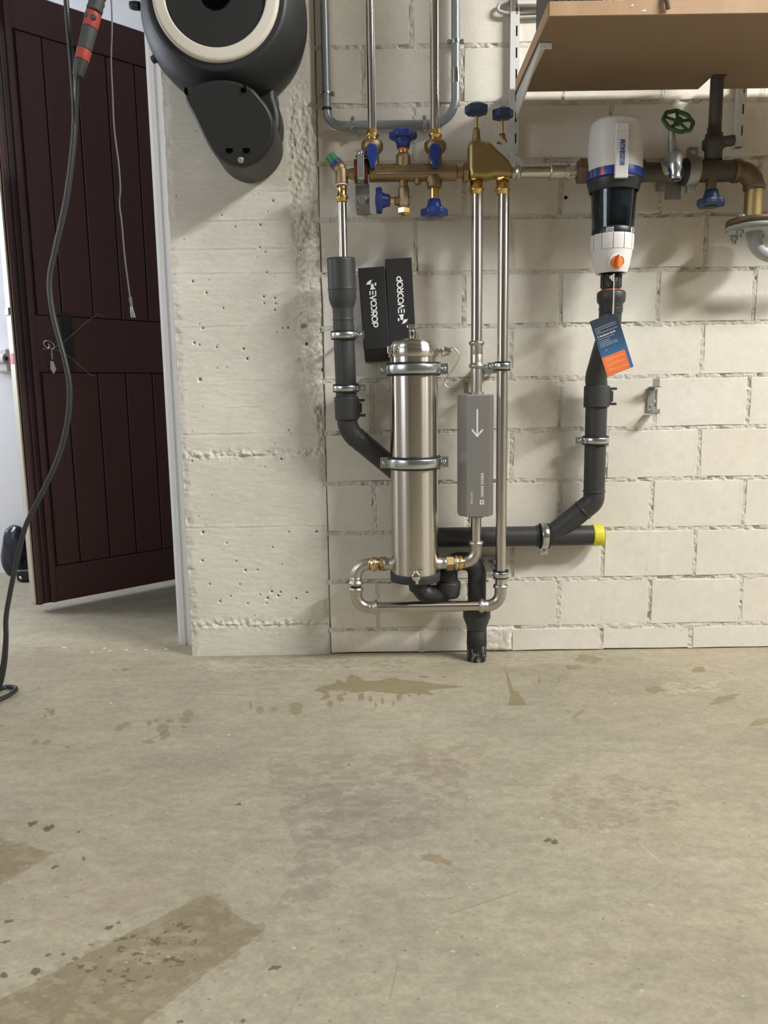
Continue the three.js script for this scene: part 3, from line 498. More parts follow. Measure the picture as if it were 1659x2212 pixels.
// ------------------------------------------------------------------ hose reel on the pier
{
  const g = thing('hose_reel', 'dark grey wall-mounted hose reel with a cream ring on its face', 'hose reel');
  const c = U(465, -15, 0.21), s = mpp(c), C = V(c.x, c.y, 0);
  part('drum_housing', lathe([[0, 0.008], [0.17, 0.008], [0.182, 0.02], [0.19, 0.06], [0.193, 0.1], [0.188, 0.14], [0.176, 0.172], [0.158, 0.196], [0.15, 0.203], [0.1, 0.203], [0, 0.203]], C, V(0, 0, 1), 72), M.reel, g);
  const R = 138 * s, r = 110 * s;
  part('face_ring', lathe([[r, 0.2], [r, 0.213], [r + 0.003, 0.2145], [r + 0.008, 0.213], [R - 0.009, 0.2135], [R - 0.003, 0.212], [R, 0.207], [R, 0.198]], C, V(0, 0, 1), 72), M.cream, g);
  part('face_disc', lathe([[0, 0.204], [0.03, 0.204], [0.034, 0.207], [0.04, 0.2085], [r - 0.002, 0.2085], [r, 0.2]], C, V(0, 0, 1), 64), M.reelLight, g);
  part('hub_recess', lathe([[0, 0.2055], [0.028, 0.2055], [0.033, 0.2095]], C, V(0, 0, 1), 40), M.hole, g);
  // outlet spout hanging below the drum; its face leans back towards the wall at the bottom
  const k0 = mpp(U(500, 270, 0.17)), zf = (py) => lerp(0.212, 0.15, clamp((py - 168) / 194, 0, 1));
  const lean = (geo, z0, z1, ya, yb, front) => { const p = geo.attributes.position; for (let i = 0; i < p.count; i++) { const f = (p.getZ(i) - z0) / (z1 - z0), t = clamp((ya - p.getY(i)) / (ya - yb), 0, 1); p.setZ(i, lerp(z0, lerp(front[0], front[1], t), f)); } geo.computeVertexNormals(); return geo; };
  const topArc = []; for (let i = 0; i <= 14; i++) { const a = lerp(-0.6, 0.6, i / 14); topArc.push([476 + 126 * Math.sin(a), 294 - 126 * Math.cos(a)]); }
  const fp = [...topArc, [562, 207], [579, 230], [591, 262], [590, 298], [573, 332], [548, 352], [518, 361], [488, 352], [463, 332], [442, 300], [416, 247], [398, 213], [397, 201]].map(([a, b]) => { const q = U(a, b, zf(b)); return [q.x, q.y]; }).reverse();
  const sfront = extrude(new THREE.Shape(new THREE.SplineCurve(fp.map((q) => new THREE.Vector2(q[0], q[1]))).getPoints(150)), 0.1, 0.009); const ys = fp.map((q) => q[1]), yTop = Math.max(...ys), yLow = Math.min(...ys);
  part('spout', lean(sfront, 0, 0.1, yTop, yLow, [0.212, 0.15]).translate(0, 0, 0), M.reelLight, g);
  const bp = [[430, 190], [578, 190], [600, 226], [609, 266], [603, 308], [580, 342], [548, 360], [520, 364], [490, 352], [452, 300]].map(([a, b]) => { const q = U(a, b, 0.06); return new THREE.Vector2(q.x, q.y); }).reverse();
  const back = extrude(new THREE.Shape(new THREE.SplineCurve([...bp, bp[0]]).getPoints(90)), 0.09, 0.014); back.translate(0, 0, 0.008); part('spout_back', back, M.reel, g);
  const sl = (px, py, rx, ry, z) => { const p = U(px, py, z), q = new THREE.SphereGeometry(1, 14, 10); q.scale(rx * k0, ry * k0, 0.0006); q.translate(p.x, p.y, p.z); return q; };
  for (const [px, py, rx, ry] of [[402, 197, 4, 8], [526, 192, 6, 8], [495, 322, 8, 9], [532, 322, 8, 9]]) part('screw_hole', sl(px, py, rx, ry, zf(py) + 0.0005), M.hole, g);
  const sp = U(520, 346, 0.1545); part('screw', lathe([[0, 0.002], [0.004, 0.003], [0.0065, 0.002], [0.0075, 0]], sp, V(0, -0.4, 1), 20), M.galv, g);
  for (const [px, py] of [[336, 126], [633, 85], [290, 12]]) { const p = U(px, py, 0.11); part('rubber_stop', lathe([[0, 0.012], [0.008, 0.01], [0.01, 0], [0.01, -0.012]], p, V(p.x - C.x, p.y - C.y, 0), 14), M.rubber, g); }
  settle(g);
}

// ------------------------------------------------------------------ grey conduit
{
  const g = thing('conduit', 'grey electrical conduit bent in a U on the block wall', 'conduit'), z = 0.022;
  const a = U(700, 0, z), b = U(705, 272, z), c = U(984, 266, z), xr = U(984, 120, z).x, r = 0.0108;
  b.x = U(705, 200, z).x;
  const A = V(b.x, HC, z), B = b, C2 = V(xr, b.y, z), D2 = V(xr, HC, z);
  part('conduit_tube', sweep(bent([A, B, C2, D2], [0.035, 0.062]), r, 18), M.conduit, g);
  part('end_ring', lathe([[r, -0.003], [r + 0.0012, -0.003], [r + 0.0012, 0.003], [r, 0.003]], V(b.x, U(704, 236, z).y, z), UP, 20), M.rubber, g);
  part('coupling_sleeve', lathe([[r, -0.017], [r + 0.0014, -0.016], [r + 0.0014, 0.016], [r, 0.017]], V(xr, U(984, 164, z).y, z), UP, 24), M.chrome, g);
  settle(g);
  const clip = (p, dir, side, label) => {
    const h = thing('conduit_clip', label, 'pipe clip', 'conduit clips'), s = side.clone();
    part('clip_band', lathe([[r + 0.0002, -0.005], [r + 0.0016, -0.0045], [r + 0.0016, 0.0045], [r + 0.0002, 0.005]], p, dir, 20), M.zinc, h);
    for (const q of [1, -1]) part('clip_screw', merge([rod(p.clone().addScaledVector(s, q * 0.016).setZ(0.012), p.clone().addScaledVector(s, q * 0.016).setZ(0.03), 0.004, 0.0035, 12), bx(Math.abs(s.x) ? 0.014 : 0.01, Math.abs(s.y) ? 0.014 : 0.01, 0.003, p.x + s.x * q * 0.0135, p.y + s.y * q * 0.0135, 0.02)]), M.zinc, h);
    part('clip_foot', bx(0.016, 0.016, 0.012, p.x, p.y, 0.006), M.zincDull, h); settle(h);
  };
  clip(V(b.x, U(704, 203, z).y, z), UP, V(1, 0, 0), 'small metal clip on the thin upright end of the grey conduit');
  clip(V(U(762, 272, z).x, b.y, z), V(1, 0, 0), V(0, 1, 0), 'small metal clip on the level conduit next to its tight bend');
  clip(V(U(917, 268, z).x, b.y, z), V(1, 0, 0), V(0, 1, 0), 'small metal clip on the level conduit next to its wide bend');
  clip(V(xr, U(985, 90, z).y, z), UP, V(1, 0, 0), 'small metal clip high on the conduit above its bright sleeve');
}

// ------------------------------------------------------------------ plumbing helpers
const ZS = 0.11, ZD = 0.036;                           // depth of the steel pipes and of the drain
const DOWN = V(0, -1, 0), RIGHT = V(1, 0, 0), LEFT = V(-1, 0, 0), OUT = V(0, 0, 1);
const X = (px, py, z = ZS) => U(px, py, z).x, Y = (px, py, z = ZS) => U(px, py, z).y;
// sleeve with the ring bead of a press fitting at its mouth; runs from p along dir over len, mouth at the end
function press(p, dir, r, len, wall = 0.0016) {
  const b = 0.0055;
  return lathe([[r * 0.9, 0], [r + wall, 0], [r + wall, len - b * 2.6], [r + wall + 0.0008, len - b * 2.2], [r + wall + 0.0035, len - b * 1.6], [r + wall + 0.0044, len - b * 1.1], [r + wall + 0.0035, len - b * 0.6], [r + wall + 0.0008, len - b * 0.15], [r + wall * 0.8, len], [r * 0.9, len]], p, dir, 28);
}
function elbow(corner, a, b, r, R, mouth = 0.03) {     // press elbow: arms run along unit vectors a and b from the corner
  const wall = 0.0015, pts = bent([corner.clone().addScaledVector(a, R + 0.004), corner, corner.clone().addScaledVector(b, R + 0.004)], R);
  return merge([sweep(pts, r + wall, 24), press(corner.clone().addScaledVector(a, R), a, r, mouth), press(corner.clone().addScaledVector(b, R), b, r, mouth)]);
}
function lobes(R, n, depth) { const s = new THREE.Shape(); for (let i = 0; i <= 72; i++) { const a = i / 72 * Math.PI * 2, q = R * (1 - depth * (0.5 - 0.5 * Math.cos(n * a))); i ? s.lineTo(q * Math.cos(a), q * Math.sin(a)) : s.moveTo(q, 0); } return s; }
function handwheel(p, dir, R, mat, parent, name = 'handwheel', n = 6) {
  const w = extrude(lobes(R, n, 0.13), R * 0.52, R * 0.16); w.rotateX(-Math.PI / 2);          // now along +y
  const hub = new THREE.LatheGeometry([[0, -R * 0.62], [R * 0.44, -R * 0.62], [R * 0.5, -R * 0.3], [R * 0.62, 0], [R * 0.62, R * 0.1], [0, R * 0.1]].map(([a, b]) => new THREE.Vector2(Math.max(a, 1e-5), b)), 24);
  const cap = new THREE.LatheGeometry([[R * 0.45, R * 0.48], [R * 0.4, R * 0.56], [0, R * 0.58]].map(([a, b]) => new THREE.Vector2(Math.max(a, 1e-5), b)), 24);
  return part(name, aim(merge([w, hub, cap]), p, dir), mat, parent);
}
function clamp2(o) {                                   // two-piece pipe clamp with a rubber lining
  const { p, dir, r, lugs, label, h = 0.02, stem = true, thick = 0.0028, liner = 0.004, mat = M.zinc } = o;
  const g = thing('pipe_clamp', label, 'pipe clamp', 'pipe clamps'), ri = r + liner, ro = ri + thick;
  part('rubber_lining', lathe([[r - 0.0004, -h * 0.62], [ri + 0.0022, -h * 0.62], [ri + 0.003, -h * 0.5], [ri, -h * 0.44], [ri, h * 0.44], [ri + 0.003, h * 0.5], [ri + 0.0022, h * 0.62], [r - 0.0004, h * 0.62]], p, dir, 44), M.rubber, g);
  part('band', lathe([[ri, -h * 0.46], [ro - 0.0006, -h * 0.46], [ro + 0.0004, -h * 0.34], [ro + 0.0012, -h * 0.12], [ro + 0.0012, h * 0.12], [ro + 0.0004, h * 0.34], [ro - 0.0006, h * 0.46], [ri, h * 0.46]], p, dir, 44), mat, g);
  for (const d of lugs) {
    const side = d.clone().normalize(), w = 0.02, c = p.clone().addScaledVector(side, ro + w / 2 - 0.003);
    for (const off of [0.0025, -0.0045]) { const l = new RoundedBoxGeometry(w, h * 1.05, 0.0022, 2, 0.0009); const q = new THREE.Quaternion().setFromRotationMatrix(new THREE.Matrix4().makeBasis(side, dir.clone(), side.clone().cross(dir))); l.applyQuaternion(q); l.translate(c.x, c.y, c.z + off); part('lug', l, mat, g); }
    part('screw', merge([lathe([[0, 0.0046], [0.003, 0.0044], [0.0055, 0.0026], [0.006, 0]], c.clone().add(V(0, 0, 0.0035)), OUT, 16), rod(c.clone().add(V(0, 0, -0.014)), c.clone().add(V(0, 0, 0.004)), 0.003, 0.003, 10), hexnut(c.clone().add(V(0, 0, -0.011)), c.clone().add(V(0, 0, -0.0056)), 0.0062)]), mat, g);
  }
  if (stem) { const b = V(p.x, p.y, Math.max(0.012, p.z - ro)); part('threaded_stem', merge([rod(V(p.x, p.y, 0.0005), b, 0.004, 0.004, 12), hexnut(V(p.x, p.y, b.z - 0.006), V(p.x, p.y, b.z + 0.001), 0.008)]), M.zincDull, g); part('wall_plate', lathe([[0, 0.004], [0.012, 0.003], [0.014, 0.0004]], V(p.x, p.y, 0), OUT, 20), M.zincDull, g); }
  return settle(g);
}
const hexR = (px) => px * 1.17e-3;                     // photo pixels to metres near the pipes

// ------------------------------------------------------------------ manifold with its valves
{
  const yM = Y(890, 373), g = thing('valve_manifold', 'bronze water manifold with blue handles on the block wall', 'manifold');
  const x0 = X(797, 373), x1 = X(986, 373), r = 0.0205;
  part('manifold_body', merge([lathe([[0, 0], [r - 0.002, 0], [r, 0.002], [r, x1 - x0 - 0.002], [r - 0.002, x1 - x0], [0, x1 - x0]], V(x0, yM, ZS), RIGHT, 36),
    rod(V(x1, yM, ZS), V(X(1004, 373), yM, ZS), 0.0145), bx(x1 - x0 - 0.03, 0.005, 0.0035, (x0 + x1) / 2, yM - 0.006, ZS + r - 0.001, 0.0015)]), M.bronze, g);
  // two upright inlet valves under the pipes
  for (const px of [804, 940]) {
    const x = X(px, 330), y0 = Y(px, 320);
    const v = part('inlet_valve', merge([rod(V(x, yM, ZS), V(x, Y(px, 322), ZS), 0.0165), lathe([[0.016, -0.012], [0.022, -0.009], [0.0265, -0.002], [0.0265, 0.01], [0.022, 0.016], [0.012, 0.018], [0.001, 0.018]], V(x, y0, ZS), UP, 32),
      lathe([[0.0155, 0], [0.0155, 0.012], [0.012, 0.016], [0, 0.016]], V(x, Y(px, 330), ZS + 0.005), OUT, 24)]), M.bronze, g);
    const c = U(px, 337, ZS + 0.03), q = extrude([[-0.012, 0.022], [-0.006, 0.027], [0.008, 0.025], [0.014, 0.016], [0.0145, 0.004], [0.008, -0.012], [0.006, -0.028], [-0.005, -0.028], [-0.007, -0.014], [-0.014, 0.002]], 0.018, 0.003); q.translate(c.x, c.y, ZS + 0.02); part('lever_handle', q, M.blue, v);
    const xt = X(px, 300); part('press_adapter', merge([rod(V(x, y0 + 0.016, ZS), V(x, Y(px, 300), ZS), 0.0145), lathe([[0.0125, 0], [0.0142, 0], [0.0142, 0.006], [0.0175, 0.0085], [0.0175, 0.0125], [0.0138, 0.0155], [0.0138, 0.023], [0.011, 0.023]], V(xt, Y(px, 303), ZS), UP, 24)]), M.brass, v);
  }
  // centre valve on top
  const xc = X(871, 330);
  part('valve_bonnet', lathe([[0.017, 0], [0.0175, 0.03], [0.0175, 0.036], [0.0135, 0.041], [0.001, 0.041]], V(xc, yM + 0.003, ZS), UP, 28), M.bronze, g);
  part('stem_nut', rod(V(xc, yM + 0.04, ZS), V(xc, yM + 0.05, ZS), 0.0118), M.brass, g);
  part('orange_collar', rod(V(xc, yM + 0.0495, ZS), V(xc, yM + 0.0625, ZS), 0.0122), M.orangeRing, g);
  handwheel(V(xc, Y(872, 301), ZS), UP, 0.034, M.blue, g);
  // drain leg below the centre
  const xd = X(872, 420);
  part('drain_leg', merge([rod(V(xd, yM - 0.016, ZS), V(xd, Y(872, 404), ZS), 0.0105), hexnut(V(xd, Y(872, 450), ZS), V(xd, Y(872, 403), ZS), 0.0135, 8), rod(V(xd, Y(872, 434), ZS), V(X(853, 434), Y(872, 434), ZS), 0.0105), rod(V(xd, Y(872, 434), ZS), V(X(886, 434), Y(872, 434), ZS), 0.009)]), M.bronze, g);
  part('drain_nut', merge([hexnut(V(xd, Y(872, 462), ZS), V(xd, Y(872, 449), ZS), 0.0155), lathe([[0, -0.005], [0.007, -0.004], [0.011, 0]], V(xd, Y(872, 462), ZS), UP, 20)]), M.brass, g);
  const yv = Y(845, 433);
  part('side_stem', hexnut(V(X(853, 433), yv, ZS), V(X(842, 433), yv, ZS), 0.0088), M.brass, g);
  handwheel(V(X(826, 433), yv, ZS), LEFT, 0.031, M.blue, g, 'handwheel', 4);
  // angled valve hanging below the second inlet
  const xr = X(938, 410);
  part('lower_valve', merge([lathe([[0.001, 0.03], [0.018, 0.03], [0.019, 0.006], [0.017, 0.0], [0.0165, -0.004], [0.001, -0.004]], V(xr, Y(938, 403), ZS), UP, 28), lathe([[0.009, -0.012], [0.014, -0.01], [0.0155, 0], [0.0145, 0.008], [0.001, 0.01]], V(xr - 0.002, Y(938, 390), ZS + 0.008), V(0, -0.3, 1), 24)]), M.bronze, g);
  part('valve_stem', rod(V(xr, Y(938, 430), ZS), V(xr, Y(938, 404), ZS), 0.0112), M.brass, g);
  part('orange_collar', rod(V(xr, Y(938, 437), ZS), V(xr, Y(938, 429), ZS), 0.0114), M.orangeRing, g);
  handwheel(V(xr, Y(938, 451), ZS), DOWN, 0.034, M.blue, g);
  part('drain_boss', lathe([[0.0075, 0], [0.0085, 0.01], [0.006, 0.014], [0.001, 0.014]], V(X(902, 392), yM - 0.016, ZS + 0.006), DOWN, 20), M.bronze, g);
  const font = await new FontLoader().loadAsync('fonts/droid/droid_sans_bold.typeface.json');
  const t = new TextGeometry('METTLERION', { font, size: 0.0085, depth: 0.0022, curveSegments: 3, bevelEnabled: false }); t.computeBoundingBox();
  t.scale(0.048 / t.boundingBox.max.x, 1, 1); t.translate(X(816, 368), Y(816, 371), ZS + r - 0.0016); part('raised_lettering', t, M.brassDull, g);
  settle(g);
}
{ // pipe clamp bracket holding the manifold
  const g = thing('manifold_bracket', 'zinc bracket with dark red rubber holding the end of the manifold', 'bracket'), x = X(780, 370), y = Y(780, 370);
  part('rubber_ring', lathe([[0.02, -0.0165], [0.0265, -0.0165], [0.0275, -0.012], [0.0275, 0.012], [0.0265, 0.0165], [0.02, 0.0165]], V(x, y, ZS), RIGHT, 32), M.redRubber, g);
  part('band', lathe([[0.0278, -0.008], [0.0298, -0.008], [0.0298, 0.008], [0.0278, 0.008]], V(x, y, ZS), RIGHT, 32), M.zinc, g);
  part('strap', merge([bx(0.016, 0.05, 0.003, x, y + 0.004, ZS + 0.0305, 0.001), bx(0.024, 0.012, 0.022, x, y + 0.034, ZS + 0.018, 0.002)]), M.zincDull, g);
  part('screw', lathe([[0, 0.004], [0.004, 0.0035], [0.006, 0]], V(x, y + 0.033, ZS + 0.029), OUT, 16), M.zinc, g);
  const yb = Y(782, 448, 0.1), yt = Y(782, 395, 0.1);
  part('plate', merge([bx(0.034, yt - yb, 0.004, X(783, 425, 0.09), (yt + yb) / 2, 0.088, 0.0018), bx(0.034, 0.004, 0.086, X(783, 425, 0.09), yb + 0.006, 0.044), bx(0.03, 0.006, 0.02, X(783, 400, 0.09), yt - 0.004, 0.096, 0.001)]), M.galv, g);
  part('bolt', merge([hexnut(V(X(784, 435, 0.09), Y(784, 434, 0.09), 0.09), V(X(784, 435, 0.09), Y(784, 434, 0.09), 0.097), 0.0085), lathe([[0, 0.003], [0.01, 0.002], [0.0115, 0]], V(X(784, 435, 0.09), Y(784, 434, 0.09), 0.0895), OUT, 20)]), M.zincDull, g);
  settle(g);
}
{ // two upright steel pipes rising out of the manifold
  for (const [px, label] of [[804, 'bright upright steel pipe on the manifold inlet next to the bracket'], [939, 'bright upright steel pipe on the manifold inlet next to the twin valve']]) {
    const x = X(px, 280); solo('steel_pipe', rod(V(x, Y(px, 288), ZS), V(x, HC, ZS), 0.011), M.chrome, label, 'pipe', 'upright steel pipes');
  }
}
{ // relief valve at the manifold's end, with its outlet pipe
  const g = thing('relief_valve', 'small bronze relief valve with a green cap at the manifold end', 'valve'), y = Y(745, 376), xa = X(738, 385);
  part('valve_body', merge([rod(V(X(756, 376), y, ZS), V(xa, y, ZS), 0.0105), rod(V(xa, y + 0.012, ZS), V(xa, Y(738, 398), ZS), 0.0145, 0.0155), lathe([[0.001, 0], [0.0115, 0], [0.0125, 0.016], [0.0155, 0.02], [0.016, 0.035], [0.001, 0.035]], V(X(748, 381), Y(748, 381), ZS), V(-0.72, 0.86, 0), 24)]), M.bronze, g);
  part('union_nut', hexnut(V(X(770, 376), y, ZS), V(X(755, 376), y, ZS), 0.0135), M.brassDull, g);
  const d = V(-0.72, 0.86, 0).normalize(), o = V(X(748, 381), Y(748, 381), ZS).addScaledVector(d, 0.034);
  part('blue_ring', rod(o, o.clone().addScaledVector(d, 0.009), 0.0158, 0.0158), M.blue, g);
  part('green_cap', rod(o.clone().addScaledVector(d, 0.008), o.clone().addScaledVector(d, 0.028), 0.0145, 0.0125), M.green, g);
  part('seal_ring', rod(V(xa, Y(738, 401), ZS), V(xa, Y(738, 398), ZS), 0.0142), M.whitePlastic, g);
  part('brass_adapter', lathe([[0.001, 0], [0.0125, 0], [0.0125, 0.009], [0.0115, 0.012], [0.012, 0.024], [0.0152, 0.027], [0.0152, 0.031], [0.0122, 0.034], [0.0122, 0.041], [0.001, 0.041]], V(xa, Y(738, 400), ZS), DOWN, 24), M.brass, g);
  settle(g);
  solo('steel_pipe', rod(V(xa, Y(741, 562, ZS), ZS), V(xa, Y(737, 430), ZS), 0.0107), M.steel, 'short upright steel pipe running into the black funnel', 'pipe', 'upright steel pipes');
}

// ------------------------------------------------------------------ twin brass valve with blue knobs
{
  const g = thing('twin_valve', 'brass twin valve block with two dark blue faceted knobs', 'valve'), y = Y(1010, 374);
  const xL = X(1029, 340), xR = X(1086, 340);
  const yt = Y(1029, 308), yb = Y(1029, 388), body = extrude([[X(1010, 345), yb + 0.02], [X(1010, 345), yt - 0.012], [X(1014, 345), yt - 0.002], [X(1040, 345), yt - 0.001], [X(1062, 345), Y(1062, 312)], [X(1100, 345), Y(1100, 345)], [X(1105, 345), Y(1105, 358)], [X(1105, 345), yb + 0.006], [X(1098, 345), yb], [X(1068, 345), yb + 0.003], [X(1050, 345), yb - 0.002], [X(1014, 345), yb]], 0.05, 0.012); body.translate(0, 0, ZS - 0.025);
  part('valve_block', merge([body, rod(V(xL, yb, ZS), V(xL, yt, ZS), 0.0205, 0.019), rod(V(X(1000, 374), y, ZS), V(X(1012, 374), y, ZS), 0.016)]), M.brassDull, g);
  part('union_nut', hexnut(V(X(1000, 374), y, ZS), V(X(1012, 374), y, ZS), 0.023), M.bronze, g);
  part('bonnet', lathe([[0.013, 0], [0.0105, 0.008], [0.009, 0.018], [0.008, 0.03], [0.006, 0.034], [0.001, 0.034]], V(xL, yt - 0.002, ZS), UP, 24), M.brassDull, g);
  part('bonnet', lathe([[0.013, 0], [0.009, 0.012], [0.008, 0.02], [0.001, 0.02]], V(xR, Y(1086, 305), ZS - 0.012), UP, 24), M.brassDull, g);
  for (const [px, py, w, h, st, z] of [[1030, 236, 25.5, 27, 276, ZS], [1087, 245.5, 23.5, 27, 290, ZS - 0.012]]) {
    const c = U(px, py, z), s = mpp(c), x = px === 1030 ? xL : xR, R = w * s;
    part('knob_stem', rod(V(x, Y(px, st, z), z), V(x, c.y, z), 0.0036), M.brass, g);
    const k = new THREE.LatheGeometry([[0, -h * s * 0.48], [R * 0.45, -h * s * 0.46], [R, -h * s * 0.3], [R, h * s * 0.2], [R * 0.4, h * s * 0.48], [0, h * s * 0.48]].map(([a, b]) => new THREE.Vector2(Math.max(a, 1e-5), b)), 7).toNonIndexed(); k.computeVertexNormals();
    k.rotateY(px === 1030 ? 0.2 : 0.55); k.translate(x, c.y, z); part('knob', k, M.blueDark, g);
  }
  for (const [x, px] of [[xL, 1029], [xR, 1086]]) {
    const a = part('outlet_nut', merge([hexnut(V(x, Y(px, 390), ZS), V(x, Y(px, 372), ZS), 0.0165), rod(V(x, Y(px, 374), ZS), V(x, Y(px, 362), ZS), 0.0145)]), M.brass, g);
    part('press_adapter', lathe([[0.001, 0], [0.0155, 0], [0.0155, 0.016], [0.0192, 0.019], [0.0192, 0.0225], [0.0155, 0.0255], [0.0155, 0.0315], [0.012, 0.0315]], V(x, Y(px, 391), ZS), DOWN, 28), M.brass, a);
  }
  settle(g);
}
{ // tied plastic band on the valve
  const g = thing('plastic_tie', 'translucent white plastic bands looped over the brass twin valve', 'plastic tie'), z = ZS + 0.03;
  const f = (pts, w) => { const c = smooth(pts.map(([a, b, q = 0]) => U(a, b, z + q)), 30), pos = [], idx = []; c.forEach((p, i) => { const t = (c[i + 1] ?? p).clone().sub(c[i - 1] ?? p).normalize(), n = V(-t.y, t.x, 0).normalize(); for (const [k, d] of [[-w, 0.0008], [w, 0.0008], [w, -0.0008], [-w, -0.0008]]) pos.push(p.x + n.x * k, p.y + n.y * k, p.z + d); if (i) for (let e = 0; e < 4; e++) { const a = (i - 1) * 4 + e, b = (i - 1) * 4 + (e + 1) % 4; idx.push(a, b, a + 4, b, b + 4, a + 4); } }); const h = new THREE.BufferGeometry(); h.setAttribute('position', new THREE.Float32BufferAttribute(pos, 3)); h.setIndex(idx); const o = h.toNonIndexed(); o.computeVertexNormals(); return o; };
  part('band', f([[1066, 287], [1076, 298, 0.006], [1092, 312, 0.008], [1102, 332, 0.004], [1112, 352]], 0.0046), M.clearBand, g);
  part('band', f([[1063, 306], [1076, 320, 0.004], [1092, 334, 0.006], [1104, 348], [1110, 360]], 0.0042), M.clearBand, g);
  part('band', f([[1098, 328, 0.006], [1108, 336, 0.01], [1120, 346, 0.006], [1128, 355, 0.002]], 0.0048), M.clearBand, g);
  settle(g);
}
{ // short level pipe from the twin valve to the filter
  const g = thing('connecting_pipe', 'level steel pipe with press fittings between brass valve and filter', 'pipe'), y = Y(1180, 371), r = 0.0142;
  part('pipe_tube', rod(V(X(1104, 371), y, ZS), V(X(1195, 371), y, ZS), r), M.steel, g);
  part('press_socket', press(V(X(1104, 371), y, ZS), RIGHT, r, X(1124, 371) - X(1104, 371)), M.steelSoft, g);
  part('press_socket', lathe([[r, 0], [r + 0.0044, 0.001], [r + 0.0044, 0.005], [r + 0.0022, 0.008], [r + 0.0022, 0.03], [r + 0.0012, 0.036], [r + 0.005, 0.042], [r + 0.005, 0.048], [r + 0.001, 0.053], [r + 0.001, 0.07], [r - 0.004, 0.07]], V(X(1187, 371), y, ZS), RIGHT, 28), M.steelSoft, g);
  part('union_nut', hexnut(V(X(1247, 371), y, ZS), V(X(1271, 371), y, ZS), 0.0295), M.oldBronze, g);
  settle(g);
}

// ------------------------------------------------------------------ steel pipes below the twin valve
const RP = 0.014, xA = X(1030, 600), xB = X(1086, 700), ZT = 0.118;
const yUnitT = Y(1027, 852), yUnitB = Y(1027, 1112), yPort = Y(900, 1217), yBot = Y(930, 1310), xLft = X(769, 1265);
{
  const g = thing('riser_pipe', 'steel pipe dropping from the twin valve into the grey treatment unit', 'pipe');
  part('pipe_tube', rod(V(xA, Y(1030, 742), ZS), V(xA, Y(1029, 412), ZS), RP), M.steel, g);
  part('pipe_tube', rod(V(xA, yUnitT - 0.01, ZS), V(xA, Y(1028, 790), ZS), RP * 0.98), M.steelSoft, g);
  const ym = Y(1029, 766);
  part('press_coupling', merge([press(V(xA, ym, ZS), UP, RP, 0.034), press(V(xA, ym, ZS), DOWN, RP, 0.034)]), M.steelSoft, g);
  settle(g);
}
{
  const g = thing('return_pipe', 'steel pipe with press elbows looping from the twin valve under the tank', 'pipe');
  part('pipe_tube', rod(V(xB, Y(1082, 1270), ZS), V(xB, Y(1086, 412), ZS), RP), M.steel, g);
  part('press_elbow', elbow(V(xB, yBot, ZS), UP, LEFT, RP, 0.034, 0.024), M.steelSoft, g);
  part('pipe_tube', rod(V(X(812, 1310), yBot, ZS), V(X(1050, 1310), yBot, ZS), RP), M.steel, g);
  part('press_elbow', elbow(V(xLft, yBot, ZS), UP, RIGHT, RP, 0.034, 0.022), M.steelSoft, g);
  part('press_elbow', elbow(V(xLft, yPort, ZS), DOWN, RIGHT, RP, 0.034, 0.022), M.steelSoft, g);
  const a = part('brass_adapter', lathe([[0.001, 0], [0.0165, 0], [0.0165, 0.006], [0.02, 0.009], [0.02, 0.013], [0.0165, 0.016], [0.017, 0.03], [0.001, 0.03]], V(X(797, 1217), yPort, ZS), RIGHT, 28), M.brass, g);
  part('union_nut', hexnut(V(X(820, 1217), yPort, ZS), V(X(836, 1217), yPort, ZS), 0.0195), M.brassDull, g);
  settle(g);
}
{
  const g = thing('outlet_pipe', 'short steel pipe and brass adapter from the grey unit into the tank', 'pipe');
  part('pipe_tube', rod(V(xA, Y(1030, 1176), ZS), V(xA, yUnitB + 0.01, ZS), RP), M.steel, g);
  part('press_elbow', elbow(V(xA, yPort, ZS), UP, LEFT, RP, 0.034, 0.024), M.steelSoft, g);
  part('brass_adapter', lathe([[0.001, 0], [0.0165, 0], [0.0165, 0.006], [0.02, 0.009], [0.02, 0.013], [0.0165, 0.016], [0.017, 0.03], [0.001, 0.03]], V(X(1003, 1216), yPort, ZS), LEFT, 28), M.brass, g);
  part('union_nut', hexnut(V(X(980, 1217), yPort, ZS), V(X(962, 1217), yPort, ZS), 0.0205), M.brassDull, g);
  settle(g);
}
